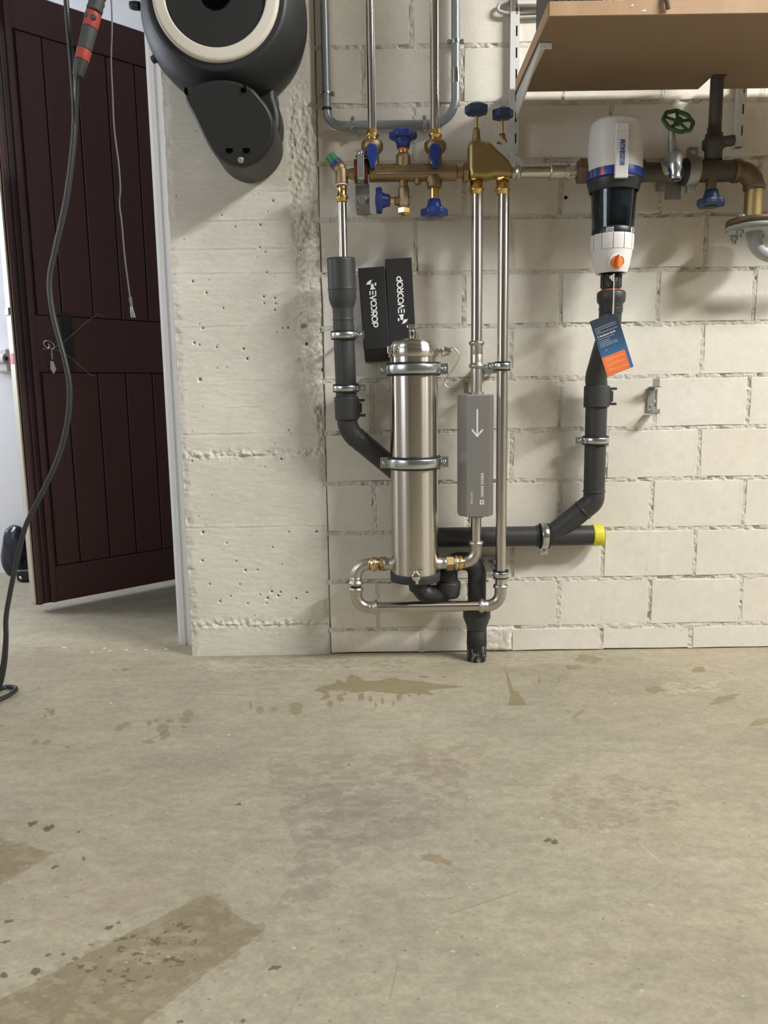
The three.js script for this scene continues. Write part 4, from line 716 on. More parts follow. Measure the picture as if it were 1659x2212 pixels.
{ // grey treatment unit with arrow and lettering
  const g = thing('treatment_unit', 'grey metal prism with a white downward arrow, SWISS MADE print', 'water treatment unit');
  const zf = ZS + 0.036, xl = X(1008, 980, zf), xr = X(1057, 980, zf), wl = xA - 0.046, wr = xA + 0.042, sh = new THREE.Shape([[xl, -zf], [xr, -zf], [wr, -(ZS + 0.012)], [wr, -(ZS - 0.026)], [xr - 0.006, -(ZS - 0.042)], [xl + 0.006, -(ZS - 0.042)], [wl, -(ZS - 0.026)], [wl, -(ZS + 0.012)]].map(([a, b]) => new THREE.Vector2(a, b)));
  const e = new THREE.ExtrudeGeometry(sh, { depth: yUnitT - yUnitB - 0.006, bevelEnabled: true, bevelSize: 0.003, bevelThickness: 0.003, bevelSegments: 2, bevelOffset: -0.003 }); e.rotateX(-Math.PI / 2); e.translate(0, yUnitB + 0.003, 0);
  part('unit_body', e, M.unit, g);
  for (const [ya, yb] of [[yUnitT - 0.002, yUnitT + 0.006], [yUnitB - 0.006, yUnitB + 0.002]]) part('end_collar', rod(V(xA, ya, ZS), V(xA, yb, ZS), 0.019), M.unit, g);
  const W = 256, H = 1360, c = canvas(W, H), k = c.getContext('2d'); k.clearRect(0, 0, W, H);
  k.strokeStyle = k.fillStyle = '#fff'; k.lineWidth = 19; k.lineCap = 'round'; k.lineJoin = 'round';
  k.beginPath(); k.moveTo(118, 150); k.lineTo(118, 445); k.moveTo(58, 378); k.lineTo(118, 450); k.lineTo(180, 378); k.stroke();
  k.save(); k.translate(166, 870); k.rotate(Math.PI / 2); k.font = 'bold 47px sans-serif'; k.fillText('SWISS MADE', 0, 0, 292); k.restore();
  k.fillRect(152, 1186, 52, 52); 
  k.save(); k.translate(40, 1085); k.rotate(Math.PI / 2); k.font = '34px sans-serif'; k.fillText('20231006', 0, 0, 152); k.restore();
  k.globalCompositeOperation = 'destination-out'; k.fillRect(173, 1195, 10, 34); k.fillRect(161, 1207, 34, 10);
  const pg = new THREE.PlaneGeometry(xr - xl - 0.004, yUnitT - yUnitB - 0.01); pg.translate((xl + xr) / 2, (yUnitT + yUnitB) / 2, zf + 0.0002);
  const alpha = canvas(W, H), ak = alpha.getContext('2d'); ak.fillStyle = '#000'; ak.fillRect(0, 0, W, H); ak.drawImage(c, 0, 0);
  part('white_print', pg, std(lin(0.72, 0.71, 0.69), 0.5, 0, { alphaMap: canvasTex(alpha, false), transparent: true }), g);
  settle(g);
}

// ------------------------------------------------------------------ stainless filter tank
const xT = X(895, 1000, ZT), RT = 0.0605;
{
  const g = thing('filter_tank', 'tall brushed stainless steel filter tank strapped to the wall', 'filter tank');
  const yb = Y(897, 1250, ZT + 0.05), yt = Y(893, 772, ZT), yl = Y(893, 752, ZT);
  part('tank_body', lathe([[0, 0], [RT - 0.004, 0], [RT - 0.001, 0.002], [RT, 0.006], [RT, yt - yb], [RT - 0.003, yt - yb + 0.004], [0, yt - yb + 0.004]], V(xT, yb, ZT), UP, 72), M.steelTank, g);
  part('lid', lathe([[RT + 0.001, -0.002], [RT + 0.0015, 0.004], [RT - 0.001, 0.01], [RT - 0.005, 0.0155], [RT - 0.014, 0.0195], [RT - 0.035, 0.0225], [0, 0.0235]], V(xT, yl, ZT), UP, 72), M.steelTank, g);
  part('lid_band', lathe([[RT, -0.0225], [RT + 0.003, -0.022], [RT + 0.0042, -0.012], [RT + 0.0042, -0.008], [RT + 0.003, 0.001], [RT, 0.0015]], V(xT, yl, ZT), UP, 72), M.steelTank, g);
  const yv = yl + 0.0225, xv = X(889, 720, ZT);
  part('bleed_valve', merge([lathe([[0.0001, 0], [0.009, 0], [0.009, 0.003], [0.0062, 0.005], [0.0072, 0.007], [0.0072, 0.02], [0.009, 0.021], [0.009, 0.0235], [0.005, 0.025], [0.0045, 0.028], [0.0001, 0.028]], V(xv, yv - 0.002, ZT), UP, 20), bx(0.0225, 0.01, 0.009, xv - 0.001, yv + 0.03, ZT, 0.003)]), M.chrome, g);
  part('bleed_hole', lathe([[0, 0.0006], [0.0024, 0.0006], [0.0024, 0]], V(xv + 0.0005, yv + 0.012, ZT + 0.0071), OUT, 12), M.hole, g);
  // latch of the lid band with its wire
  const zl = ZT + 0.012, L0 = U(952, 759, zl);
  const lt = part('latch', merge([bx(0.02, 0.01, 0.006, L0.x - 0.004, L0.y, zl, 0.002), (() => { const b = bx(0.024, 0.014, 0.016, 0, 0, 0, 0.004); b.rotateZ(-0.35); const p = U(966, 757, zl); b.translate(p.x, p.y, p.z); return b; })(), rod(U(958, 768, zl), U(972, 765, zl), 0.0022), rod(U(956, 772, zl), U(951, 752, zl), 0.0018)]), M.chrome, g);
  part('latch_wire', sweep(smooth([[972, 752], [980, 752], [988, 760], [991, 772], [985, 787], [972, 806], [962, 818], [959, 826], [962, 833], [970, 838], [979, 837], [988, 829], [998, 819]].map(([a, b]) => U(a, b, zl + 0.006)), 60), 0.0017, 8), M.steelSoft, lt);
  part('band_hinge', merge([rod(U(852, 764, ZT + 0.05), U(852, 748, ZT + 0.05), 0.0022), rod(U(849, 750, ZT + 0.05), U(860, 749, ZT + 0.052), 0.0018), rod(U(850, 763, ZT + 0.05), U(858, 763, ZT + 0.052), 0.0018), bx(0.012, 0.02, 0.014, X(842, 756, ZT + 0.04), Y(842, 756, ZT + 0.04), ZT + 0.04, 0.003)]), M.chrome, g);
  // ports, drain tap and base
  for (const [d, px] of [[LEFT, 841], [RIGHT, 956]]) part('side_port', merge([lathe([[RT * 0.4, 0.03], [0.021, RT - 0.004], [0.0165, RT + 0.004], [0.0155, RT + 0.012], [0.0165, RT + 0.013], [0.0155, RT + 0.015], [0.0165, RT + 0.0165], [0.0155, RT + 0.018], [0.0155, RT + 0.023], [0.001, RT + 0.023]], V(xT, yPort, ZT - 0.004), d, 28)]), M.steelSoft, g);
  const dt = U(899, 1246, ZT + RT + 0.01);
  part('drain_tap', merge([lathe([[0.006, -0.018], [0.007, 0], [0.0108, 0.002], [0.0112, 0.006], [0.009, 0.0085], [0.0001, 0.009]], V(dt.x, dt.y, dt.z), V(0, 0.05, 1), 24), rod(V(dt.x + 0.001, dt.y - 0.004, dt.z + 0.004), V(dt.x + 0.002, dt.y - 0.0175, dt.z + 0.004), 0.0042, 0.0036, 14), rod(V(dt.x - 0.0005, dt.y + 0.006, dt.z + 0.004), V(dt.x - 0.001, dt.y + 0.014, dt.z + 0.002), 0.003, 0.0025, 12)]), M.chrome, g);
  part('rubber_base', lathe([[0, -0.016], [RT - 0.004, -0.016], [RT + 0.004, -0.014], [RT + 0.0045, 0.006], [RT + 0.0006, 0.007]], V(xT, yb, ZT), UP, 64), M.peSoft, g);
  const c = canvas(256, 96), k = c.getContext('2d'); k.fillStyle = '#000'; k.fillRect(0, 0, 256, 96); k.fillStyle = '#fff'; k.font = '36px sans-serif'; k.fillText('20', 14, 60); k.fillText('34003', 140, 62);
  const np = new THREE.CylinderGeometry(RT + 0.0003, RT + 0.0003, 0.016, 12, 1, true, -0.32, 0.64); np.translate(xT, yPort - 0.001, ZT);
  part('serial_print', np, std(lin(0.03, 0.03, 0.03), 0.6, 0, { alphaMap: canvasTex(c, false), transparent: true }), g);
  settle(g);
}
clamp2({ p: V(xT, Y(893, 796, ZT + 0.06), ZT), dir: UP, r: RT, lugs: [LEFT, RIGHT], h: 0.026, thick: 0.005, label: 'wide zinc clamp round the tank just under its lid' });
clamp2({ p: V(xT, Y(896, 1003, ZT + 0.06), ZT), dir: UP, r: RT, lugs: [LEFT, RIGHT], h: 0.026, thick: 0.005, label: 'wide zinc clamp round the middle of the tank' });

// ------------------------------------------------------------------ black boxes with the white logo
function logo(k, x, y, s) {                            // drawn along +x from x, y is the middle, s the cap height
  const st = s * 0.2; k.save(); k.translate(x, y); k.scale(s, s); k.lineWidth = 0.19; k.strokeStyle = k.fillStyle = '#fff'; k.lineCap = 'butt';
  const L = (f) => { k.beginPath(); f(); k.stroke(); };
  // propeller mark
  k.beginPath(); k.moveTo(-0.08, -0.75); k.quadraticCurveTo(0.08, -0.2, 0.28, -0.13); k.quadraticCurveTo(0.62, -0.18, 0.85, -0.62); k.quadraticCurveTo(0.9, 0, 0.83, 0.42); k.quadraticCurveTo(0.6, 0.12, 0.3, 0.17); k.quadraticCurveTo(-0.1, 0.25, -0.16, -0.05); k.quadraticCurveTo(-0.1, -0.3, -0.08, -0.75); k.closePath();
  k.fillStyle = '#fff'; k.beginPath(); k.ellipse(-0.02, 0.02, 0.26, 0.25, 0, 0, 7); k.fill();
  k.beginPath(); k.moveTo(0, -0.2); k.quadraticCurveTo(0.35, -0.2, 0.58, -0.5); k.quadraticCurveTo(0.68, 0, 0.6, 0.45); k.quadraticCurveTo(0.35, 0.18, 0, 0.26); k.closePath(); k.fill();
  k.beginPath(); k.moveTo(-0.12, 0.98); k.quadraticCurveTo(-0.82, 0.85, -0.92, -0.12); k.quadraticCurveTo(-0.8, 0.15, -0.4, 0.2); k.quadraticCurveTo(-0.2, 0.3, -0.18, 0.5); k.quadraticCurveTo(-0.22, 0.85, -0.12, 0.98); k.closePath(); k.fill();
  k.beginPath(); k.ellipse(-0.18, -0.52, 0.26, 0.13, 0, 0, 7); k.fill();
  let p = 0.85;
  for (const q of [-0.45, 0.02, 0.46]) L(() => { k.moveTo(p, q); k.lineTo(p + 0.62, q); });
  p += 0.68; L(() => { k.moveTo(p + 0.04, -0.5); k.lineTo(p + 0.4, 0.42); k.lineTo(p + 0.76, -0.5); });
  p += 0.78; L(() => { k.ellipse(p + 0.5, 0, 0.42, 0.42, 0, 0, 7); });
  p += 1.0; L(() => { k.moveTo(p, -0.42); k.lineTo(p + 0.2, -0.42); k.arc(p + 0.2, 0, 0.42, -Math.PI / 2, Math.PI / 2); k.lineTo(p, 0.42); });
  p += 0.76; L(() => { k.moveTo(p + 0.1, 0.52); k.lineTo(p + 0.1, -0.42); k.lineTo(p + 0.42, -0.42); k.arc(p + 0.42, -0.14, 0.28, -Math.PI / 2, Math.PI / 2); k.lineTo(p + 0.12, 0.14); k.moveTo(p + 0.36, 0.14); k.lineTo(p + 0.68, 0.52); });
  p += 0.74; L(() => { k.ellipse(p + 0.5, 0, 0.42, 0.42, 0, 0, 7); });
  p += 1.02; L(() => { k.moveTo(p + 0.1, 0.52); k.lineTo(p + 0.1, -0.42); k.lineTo(p + 0.42, -0.42); k.arc(p + 0.42, -0.12, 0.3, -Math.PI / 2, Math.PI / 2); k.lineTo(p + 0.12, 0.18); });
  k.restore();
}
{
  const mk = (corners, up, cut, label) => {
    const z = 0.054, [tl, tr, br, bl] = corners.map(([a, b]) => U(a, b, z)), g = thing('equipment_box', label, 'box', 'black boxes with a white logo');
    const c = tl.clone().add(tr).add(br).add(bl).multiplyScalar(0.25), w = (tl.distanceTo(tr) + bl.distanceTo(br)) / 2, h = (tl.distanceTo(bl) + tr.distanceTo(br)) / 2, a = Math.atan2(tr.y - tl.y, tr.x - tl.x) * 0.5 + Math.atan2(-(tl.x - bl.x), tl.y - bl.y) * 0.5;
    const R = new THREE.Matrix4().makeRotationZ(a).setPosition(c.x, c.y, 0);
    const body = bx(w, h, 0.052, 0, 0, 0.028, 0.002); body.applyMatrix4(R); part('box_body', body, M.blackBox, g);
    if (cut) { const q = extrude([[0.054, 0], [0.002, 0], [0.002, -0.032], [0.036, -0.03]].map(([u, v]) => [u, v]), w - 0.001, 0.001); q.rotateY(-Math.PI / 2); q.translate(w / 2, -h / 2 + 0.001, 0); q.applyMatrix4(R); part('box_foot', q, M.blackBox, g); }
    const CW = 256, CH = 1024, cv = canvas(CW, CH), k = cv.getContext('2d'); k.fillStyle = '#000'; k.fillRect(0, 0, CW, CH);
    k.save(); k.translate(CW / 2 - (up ? -2 : 2), CH / 2); k.rotate(up ? -Math.PI / 2 : Math.PI / 2); logo(k, -372, 0, 120); k.restore();
    const LW = 0.0335, LH = LW * 4 * 1.0, pl = new THREE.PlaneGeometry(LW, LH); pl.translate(0, up ? 0.017 : 0.008, 0.0543); pl.applyMatrix4(R);
    part('logo_print', pl, std(lin(0.85, 0.85, 0.85), 0.6, 0, { alphaMap: canvasTex(cv, false), transparent: true }), g);
    settle(g);
  };
  mk([[776, 580], [833, 574], [840, 752], [783, 756]], false, true, 'black box with the white logo reading downward, hung lower, angled foot');
  mk([[834, 560], [890, 555], [899, 758], [841, 764]], true, false, 'black box with the white logo reading upward, hung higher behind the tank');
}

// ------------------------------------------------------------------ black drain pipes
const RD = 0.028;
{
  const g = thing('drain_pipe', 'black drain pipe with a wide funnel top slanting behind the tank', 'pipe');
  const T = U(736.5, 558, 0.1), E = U(751, 930, 0.078), s = mpp(T), dir = E.clone().sub(T).normalize(), on = (py, px = 745) => { const q = U(px, py, 0.088); return T.clone().addScaledVector(dir, (q.y - T.y) / dir.y); };
  const prof = [[30.5, 0], [30.5, 4], [30.5, 62], [31.5, 63], [31.5, 66], [30.2, 67], [30, 84], [27, 96], [24, 102], [22.6, 106], [22.4, 126], [23.6, 127], [23.6, 130], [22.4, 131], [22.3, 160]].map(([a, b]) => [a * s, b * 1.14e-3]);
  prof.unshift([25 * s, 0.03], [27 * s, 0.003]);
  part('funnel_reducer', lathe(prof, T, dir, 40), M.pe, g);
  const K = U(872, 1030, 0.04);
  part('pipe_tube', rod(T.clone().addScaledVector(dir, 0.15), on(872), 0.0262, 0.0265, 32), M.pe, g);
  const sl0 = on(857), L = sl0.distanceTo(on(906));
  part('weld_sleeve', lathe([[0.0262, 0], [0.0302, 0], [0.031, 0.003], [0.031, L - 0.003], [0.0302, L], [0.0262, L]], sl0, dir, 36), M.peSoft, g);
  const cp = U(776, 881, 0.083);
  part('sleeve_contacts', merge([bx(0.014, 0.042, 0.02, cp.x - 0.006, cp.y, cp.z, 0.002), bx(0.02, 0.007, 0.014, cp.x + 0.005, cp.y + 0.019, cp.z, 0.0025), bx(0.02, 0.007, 0.014, cp.x + 0.006, cp.y - 0.019, cp.z, 0.0025), bx(0.008, 0.026, 0.01, cp.x + 0.003, cp.y, cp.z, 0.002)]), M.pe, g);
  const N = U(905, 1075, ZD);
  part('pipe_bend', sweep(bent([on(880), E, K, N, V(N.x, Y(905, 1150, ZD), ZD)], [0.06, 0.05, 0.03]), 0.0262, 28), M.pe, g);
  const d2 = K.clone().sub(E).normalize();
  for (const f of [0.028, 0.046]) part('weld_bead', lathe([[0.0262, -0.0015], [0.0278, -0.001], [0.0278, 0.001], [0.0262, 0.0015]], E.clone().addScaledVector(d2, f), d2, 30), M.pe, g);
  settle(g);
  clamp2({ p: on(724), dir, r: 0.0266, lugs: [RIGHT], h: 0.017, label: 'zinc clamp on the black funnel pipe beside the black boxes' });
  clamp2({ p: on(838), dir, r: 0.0266, lugs: [RIGHT], h: 0.016, label: 'zinc clamp on the black funnel pipe just above its sleeve' });
}
const yD = Y(1150, 1158, ZD);
{
  const g = thing('collector_pipe', 'level black drain pipe behind the tank ending in a yellow cap', 'pipe');
  const xe = X(1281, 1158, ZD), x0 = X(845, 1158, ZD) + 0.05;
  part('pipe_tube', rod(V(x0, yD, ZD), V(xe, yD, ZD), 0.0268, 0.0268, 32), M.pe, g);
  for (const px of [1159, 1163]) part('weld_bead', lathe([[0.0268, -0.002], [0.0292, -0.001], [0.0292, 0.001], [0.0268, 0.002]], V(X(px, 1158, ZD), yD, ZD), RIGHT, 30), M.pe, g);
  part('end_cap', lathe([[0.0262, -0.001], [0.0285, 0], [0.029, 0.002], [0.029, 0.022], [0.0275, 0.0255], [0.024, 0.027], [0, 0.027]], V(xe - 0.002, yD, ZD), RIGHT, 36), M.yellow, g).userData.label = 'yellow plastic end cap';
  settle(g);
  clamp2({ p: V(X(1175, 1160, ZD), yD, ZD), dir: RIGHT, r: 0.0275, lugs: [UP.clone().negate()], h: 0.02, stem: false, label: 'zinc clamp standing round the level black drain near the yellow cap' });
}
const xF = X(1325, 450, 0.13), ZF = 0.13;
{
  const zl = 0.055, g = thing('branch_pipe', 'black pipe stepping down from the water filter to the drain', 'pipe');
  const A = V(X(1320, 650, 0.12), Y(1320, 645, 0.12), 0.12), B = V(X(1316, 715, 0.115), Y(1316, 715, 0.115), 0.115), C = V(X(1287, 815, zl + 0.01), Y(1287, 815, zl + 0.01), zl + 0.01), xq = X(1286, 960, zl), D = V(xq, Y(1285, 1083, zl), zl), E2 = V(X(1190, 1158, ZD), yD, ZD);
  const C2 = V(xq, C.y - 0.03, zl);
  part('pipe_tube', sweep(bent([A, B, C, C2, D, E2], [0.05, 0.06, 0.05, 0.03]), 0.0275, 30), M.pe, g);
  part('socket', lathe([[0.0262, -0.045], [0.0285, -0.04], [0.0285, -0.022], [0.0335, -0.016], [0.0345, -0.006], [0.0345, 0.004], [0.032, 0.009], [0.0265, 0.011]], V(A.x, Y(1320, 638, 0.12), 0.12), UP, 40), M.pe, g);
  part('weld_bead', lathe([[0.0275, -0.002], [0.0295, -0.001], [0.0295, 0.001], [0.0275, 0.002]], V(A.x - 0.0003, Y(1318, 668, 0.12), 0.1195), UP, 30), M.pe, g);
  const s0 = V(xq, Y(1288, 833, zl), zl), L = s0.y - Y(1288, 880, zl);
  part('weld_sleeve', lathe([[0.0275, 0], [0.032, 0.0005], [0.0326, 0.003], [0.0326, L - 0.003], [0.032, L - 0.0005], [0.0275, L]], s0, DOWN, 36), M.peSoft, g);
  const cp = U(1319, 856, zl); part('sleeve_contacts', merge([bx(0.012, 0.046, 0.02, cp.x - 0.006, cp.y, cp.z, 0.002), bx(0.02, 0.007, 0.014, cp.x + 0.005, cp.y + 0.0195, cp.z, 0.0025), bx(0.02, 0.007, 0.014, cp.x + 0.005, cp.y - 0.0195, cp.z, 0.0025), bx(0.008, 0.028, 0.01, cp.x + 0.002, cp.y, cp.z, 0.002)]), M.pe, g);
  part('weld_bead', lathe([[0.0275, -0.002], [0.0298, -0.001], [0.0298, 0.001], [0.0275, 0.002]], V(xq, Y(1284, 1061, zl), zl), UP, 30), M.pe, g);
  const dd = E2.clone().sub(D).normalize(); part('weld_bead', lathe([[0.0275, -0.002], [0.0298, -0.001], [0.0298, 0.001], [0.0275, 0.002]], D.clone().addScaledVector(dd, 0.036), dd, 30), M.pe, g);
  settle(g);
  clamp2({ p: V(xq, Y(1286, 951, zl), zl), dir: UP, r: 0.0275, lugs: [LEFT], h: 0.018, label: 'zinc clamp on the upright black pipe below the water filter' });
}
{ // trap and downpipe
  const z = 0.066, g = thing('siphon_trap', 'black siphon trap and downpipe entering the concrete floor under the tank', 'siphon');
  const fl = UF(1028, 1424), x2 = X(1030, 1300, z), xl = X(906, 1265, z), xm = X(969, 1270, z), r = 0.0235;
  part('trap_bend', sweep(bent([V(xl, Y(905, 1215, z), z), V(xl, Y(905, 1285, z), z), V(xm, Y(969, 1285, z), z), V(xm, Y(969, 1250, z), z)], 0.0345), (f) => 0.0225 + 0.004 * Math.sin(f * 3.14), 28), M.pe, g);
  part('inlet_socket', lathe([[0.0225, -0.012], [0.0275, -0.008], [0.0285, 0.006], [0.0255, 0.012], [0.025, 0.03]], V(xl, Y(905, 1268, z), z), UP, 32), M.pe, g);
  part('trap_nut', lathe([[0.026, -0.022], [0.0305, -0.014], [0.031, -0.002], [0.0325, 0.0], [0.0325, 0.018], [0.029, 0.0215], [0.022, 0.0215]], V(xm, Y(969, 1272, z), z), UP, 24), M.pe, g);
  part('goose_neck', sweep(bent([V(xm, Y(969, 1265, z), z), V(xm, Y(985, 1212, z), z), V(x2, Y(1030, 1212, z), z), V(x2, 0.09, z)], [0.03, 0.036]), 0.0245, 28), M.peSoft, g);
  const yn = Y(1030, 1330, z);
  part('pipe_nut', lathe([[0.024, 0.034], [0.0355, 0.034], [0.037, 0.03], [0.037, 0.004], [0.034, 0], [0.033, -0.006], [0.0295, -0.014], [0.0275, -0.022], [0.0265, -0.03], [0.022, -0.03]], V(x2, yn - 0.008, z), UP, 20), M.pe, g);
  part('floor_pipe', lathe([[0.0001, 0.085], [0.0262, 0.085], [0.0268, 0.05], [0.0275, 0.048], [0.0275, 0.044], [0.0265, 0.042], [0.0262, 0.012], [0.0255, -0.03], [0.0001, -0.03]], V(x2, 0.002, z), UP, 36), std(0xffffff, 0.7, 0, { map: tiled(256, (u, v) => { const n = fbm(u * 30, v * 18, 4, 950), k = n > 0.62 && v > 0.6 ? 120 : 30; return [k, k, k * 0.95]; }, true) }), g);
  settle(g);
  const st = thing('fixing_strap', 'perforated zinc wall strap behind the pipes beside the downpipe', 'bracket'), q = U(1060, 1212, 0.012);
  const hs = [-0.024, -0.002, 0.022].map((a) => roundHole(a, 0, 0.0055)), sg = extrude([[-0.04, -0.013], [0.034, -0.013], [0.034, 0.013], [-0.04, 0.013]], 0.006, 0.001, hs); sg.rotateZ(-0.04); sg.translate(q.x, q.y, 0.008);
  part('strap_plate', sg, M.zincDull, st); part('strap_bolt', merge([hexnut(V(q.x + 0.012, q.y, 0.002), V(q.x + 0.012, q.y, 0.022), 0.007), rod(V(q.x - 0.032, q.y, 0), V(q.x - 0.032, q.y, 0.018), 0.005, 0.005, 12)]), M.zinc, st);
  settle(st);
}
clamp2({ p: V(xB, Y(1085, 791), ZS), dir: UP, r: RP, lugs: [LEFT], h: 0.018, label: 'zinc clamp on the long steel pipe level with the tank lid' });
clamp2({ p: V(xB, Y(1083, 1240), ZS), dir: UP, r: RP, lugs: [LEFT], h: 0.017, label: 'zinc clamp low on the long steel pipe above its elbow' });
solo('wall_bracket', (() => { const q = U(1048, 797, 0.06), s = bx(0.034, 0.026, 0.004, q.x, q.y, 0.05, 0.001), w = bx(0.03, 0.02, 0.05, q.x - 0.004, q.y, 0.0255), b = hexnut(V(q.x, q.y, 0.052), V(q.x, q.y, 0.058), 0.007); return merge([s, w, b]); })(), M.zincDull, 'small zinc wall bracket between the two steel pipes', 'bracket');

// ------------------------------------------------------------------ water filter
{
  const g = thing('water_filter', 'white and blue water filter with a dark clear bowl and orange knob', 'water filter');
  const y = (py) => Y(1327, py, ZF), yR = y(381), s = mpp(V(xF, y(400), ZF)), k = (n) => n * s;
  // moulded head: rounded square towards the top
  const prof = [[57, 372], [58.5, 366], [58, 350], [56.5, 320], [54.5, 290], [53, 274], [51, 268], [47, 265], [30, 264.2], [0, 264]].map(([r, p]) => [k(r), y(p) - yR]);
  const head = new THREE.LatheGeometry(prof.map(([a, b]) => new THREE.Vector2(Math.max(a, 1e-5), b)), 64), hp = head.attributes.position, top = prof[prof.length - 1][1];
  for (let i = 0; i < hp.count; i++) { const x = hp.getX(i), z = hp.getZ(i), t = sstep(0.1, 0.9, hp.getY(i) / top) * 0.45, a = Math.atan2(z, x), sq = 1 / Math.pow(Math.abs(Math.cos(a)) ** 4 + Math.abs(Math.sin(a)) ** 4, 0.25), f = lerp(1, sq * 0.97, t); hp.setX(i, x * f); hp.setZ(i, z * f); }
  head.computeVertexNormals(); head.translate(xF, yR, ZF); part('filter_head', head, M.whitePlastic, g);
  const c = canvas(1024, 64), q = c.getContext('2d'); q.fillStyle = 'rgb(38,62,150)'; q.fillRect(0, 0, 1024, 64); q.fillStyle = 'rgb(222,80,50)'; q.fillRect(386, 12, 20, 40); q.fillStyle = 'rgb(120,110,112)'; q.fillRect(336, 14, 16, 34); q.fillRect(304, 18, 14, 28);
  const ring = lathe([[k(57.5), -k(9)], [k(58.8), -k(7.5)], [k(58.8), k(8)], [k(56.5), k(9.5)]], V(xF, yR, ZF), UP, 64, Math.PI), ruv = ring.attributes.uv;
  part('blue_ring', ring, std(0xffffff, 0.35, 0, { map: canvasTex(c, true, THREE.RepeatWrapping) }), g);
  part('bowl_collar', lathe([[k(50), -k(34)], [k(53), -k(32)], [k(54), -k(24)], [k(57.3), -k(15)], [k(57.3), -k(8)], [k(50), -k(8)]], V(xF, yR, ZF), UP, 56), std(lin(0.03, 0.034, 0.04), 0.35), g);
  const gl = std(lin(0.34, 0.42, 0.46), 0.05, 0, { transmission: 1, thickness: 0 });
  part('clear_bowl', lathe([[k(49), y(400) - yR], [k(47), y(440) - yR], [k(43.8), y(500) - yR]], V(xF, yR, ZF), UP, 56), gl, g);
  part('filter_insert', merge([lathe([[k(45), y(402) - yR], [k(43.2), y(448) - yR], [k(43.6), y(450) - yR], [k(43.2), y(456) - yR], [k(41.5), y(458) - yR], [k(39), y(487) - yR], [k(10), y(488) - yR], [0, y(488) - yR]], V(xF, yR, ZF), UP, 40)]), std(lin(0.035, 0.05, 0.056), 0.4), g);
  part('sump_disc', lathe([[k(38), y(500) - yR], [k(36), y(494) - yR], [k(20), y(489) - yR], [0, y(488.5) - yR]], V(xF, yR, ZF), UP, 40), std(lin(0.2, 0.42, 0.58), 0.4), g);
  const yb = y(503);
  const rc = canvas(1024, 48), rk = rc.getContext('2d'); rk.fillStyle = 'rgb(28,28,30)'; rk.fillRect(0, 0, 1024, 48); rk.fillStyle = '#eee'; rk.font = 'italic bold 19px sans-serif'; rk.fillText('REDFIL', 412, 32, 64); rk.save(); rk.translate(-50, 0); rk.beginPath(); rk.moveTo(676, 24); rk.lineTo(700, 8); rk.lineTo(700, 40); rk.closePath(); rk.fill(); rk.fillStyle = 'rgb(28,28,30)'; rk.fillRect(692, 20, 5, 8); rk.fillStyle = '#eee'; rk.beginPath(); rk.moveTo(740, 24); rk.lineTo(720, 10); rk.lineTo(720, 38); rk.closePath(); rk.fill(); rk.restore();
  part('dark_ring', lathe([[k(42.5), -k(7)], [k(44.6), -k(6.5)], [k(44.8), k(6)], [k(41), k(7)]], V(xF, yb, ZF), UP, 56, Math.PI), std(0xffffff, 0.4, 0, { map: canvasTex(rc, true, THREE.RepeatWrapping) }), g);
  // lower funnel of white panels
  const fr = [[45.2, 510], [45, 525], [43.4, 545], [39, 572], [33.5, 590], [32, 592], [27, 590], [27, 588]].map(([r, p]) => [k(r) * 1.0, y(p) - yb]);
  part('drain_funnel', lathe(fr, V(xF - k(1), yb, ZF), UP, 64), M.whitePlastic, g);
  const pan = (a0, a1) => { const pos = [], idx = [], n = 6, rows = [[45.2, 509.5], [46.2, 511], [46.1, 526], [45.1, 542], [44.0, 543.5]]; rows.forEach(([r, p], j) => { for (let i = 0; i <= n; i++) { const a = lerp(a0, a1, i / n); pos.push(xF - k(1) + Math.sin(a) * k(r), y(p), ZF + Math.cos(a) * k(r)); } }); for (let j = 0; j < rows.length - 1; j++) for (let i = 0; i < n; i++) { const A = j * (n + 1) + i, B = A + n + 1; idx.push(A, B, A + 1, A + 1, B, B + 1); } const h = new THREE.BufferGeometry(); h.setAttribute('position', new THREE.Float32BufferAttribute(pos, 3)); h.setIndex(idx); h.computeVertexNormals(); return h; };
  for (let i = 0; i < 12; i++) { const a = -0.22 + i * Math.PI / 6; part('funnel_panel', pan(a + 0.016, a + Math.PI / 6 - 0.016), M.whitePlastic, g); }
  // name plate
  const zp = ZF + k(61.5), pa = U(1330, 312, zp), pb = U(1357, 384, zp), plate = bx(pb.x - pa.x, y(303) - pb.y, 0.008, (pa.x + pb.x) / 2, (y(303) + pb.y) / 2, zp - 0.004, 0.003);
  part('name_plate', plate, M.whitePlastic, g);
  const nc = canvas(192, 1024), nk = nc.getContext('2d'); nk.fillStyle = '#000'; nk.fillRect(0, 0, 192, 1024); nk.fillStyle = '#fff'; nk.translate(150, 990); nk.rotate(-Math.PI / 2); nk.transform(1, 0, -0.12, 1, 0, 0); nk.font = 'bold 150px sans-serif'; nk.fillText('NUSSBAUM', 0, 0, 960); nk.strokeStyle = '#fff'; nk.lineWidth = 9; nk.strokeText('NUSSBAUM', 0, 0, 960);
  const t0 = U(1344, 360, zp), t1 = U(1344, 289, zp), lw = 0.0195; const np = new THREE.PlaneGeometry(lw, t1.y - t0.y); np.translate((pa.x + pb.x) / 2 + 0.0005, (t0.y + t1.y) / 2, zp + 0.0003);
  part('brand_lettering', np, std(lin(0.025, 0.06, 0.26), 0.5, 0, { alphaMap: canvasTex(nc, false), transparent: true }), g);
  part('plate_upper', bx(pb.x - pa.x - 0.001, y(285) - y(304), 0.01, (pa.x + pb.x) / 2, (y(285) + y(304)) / 2, zp - 0.0055, 0.003), M.whitePlastic, g);
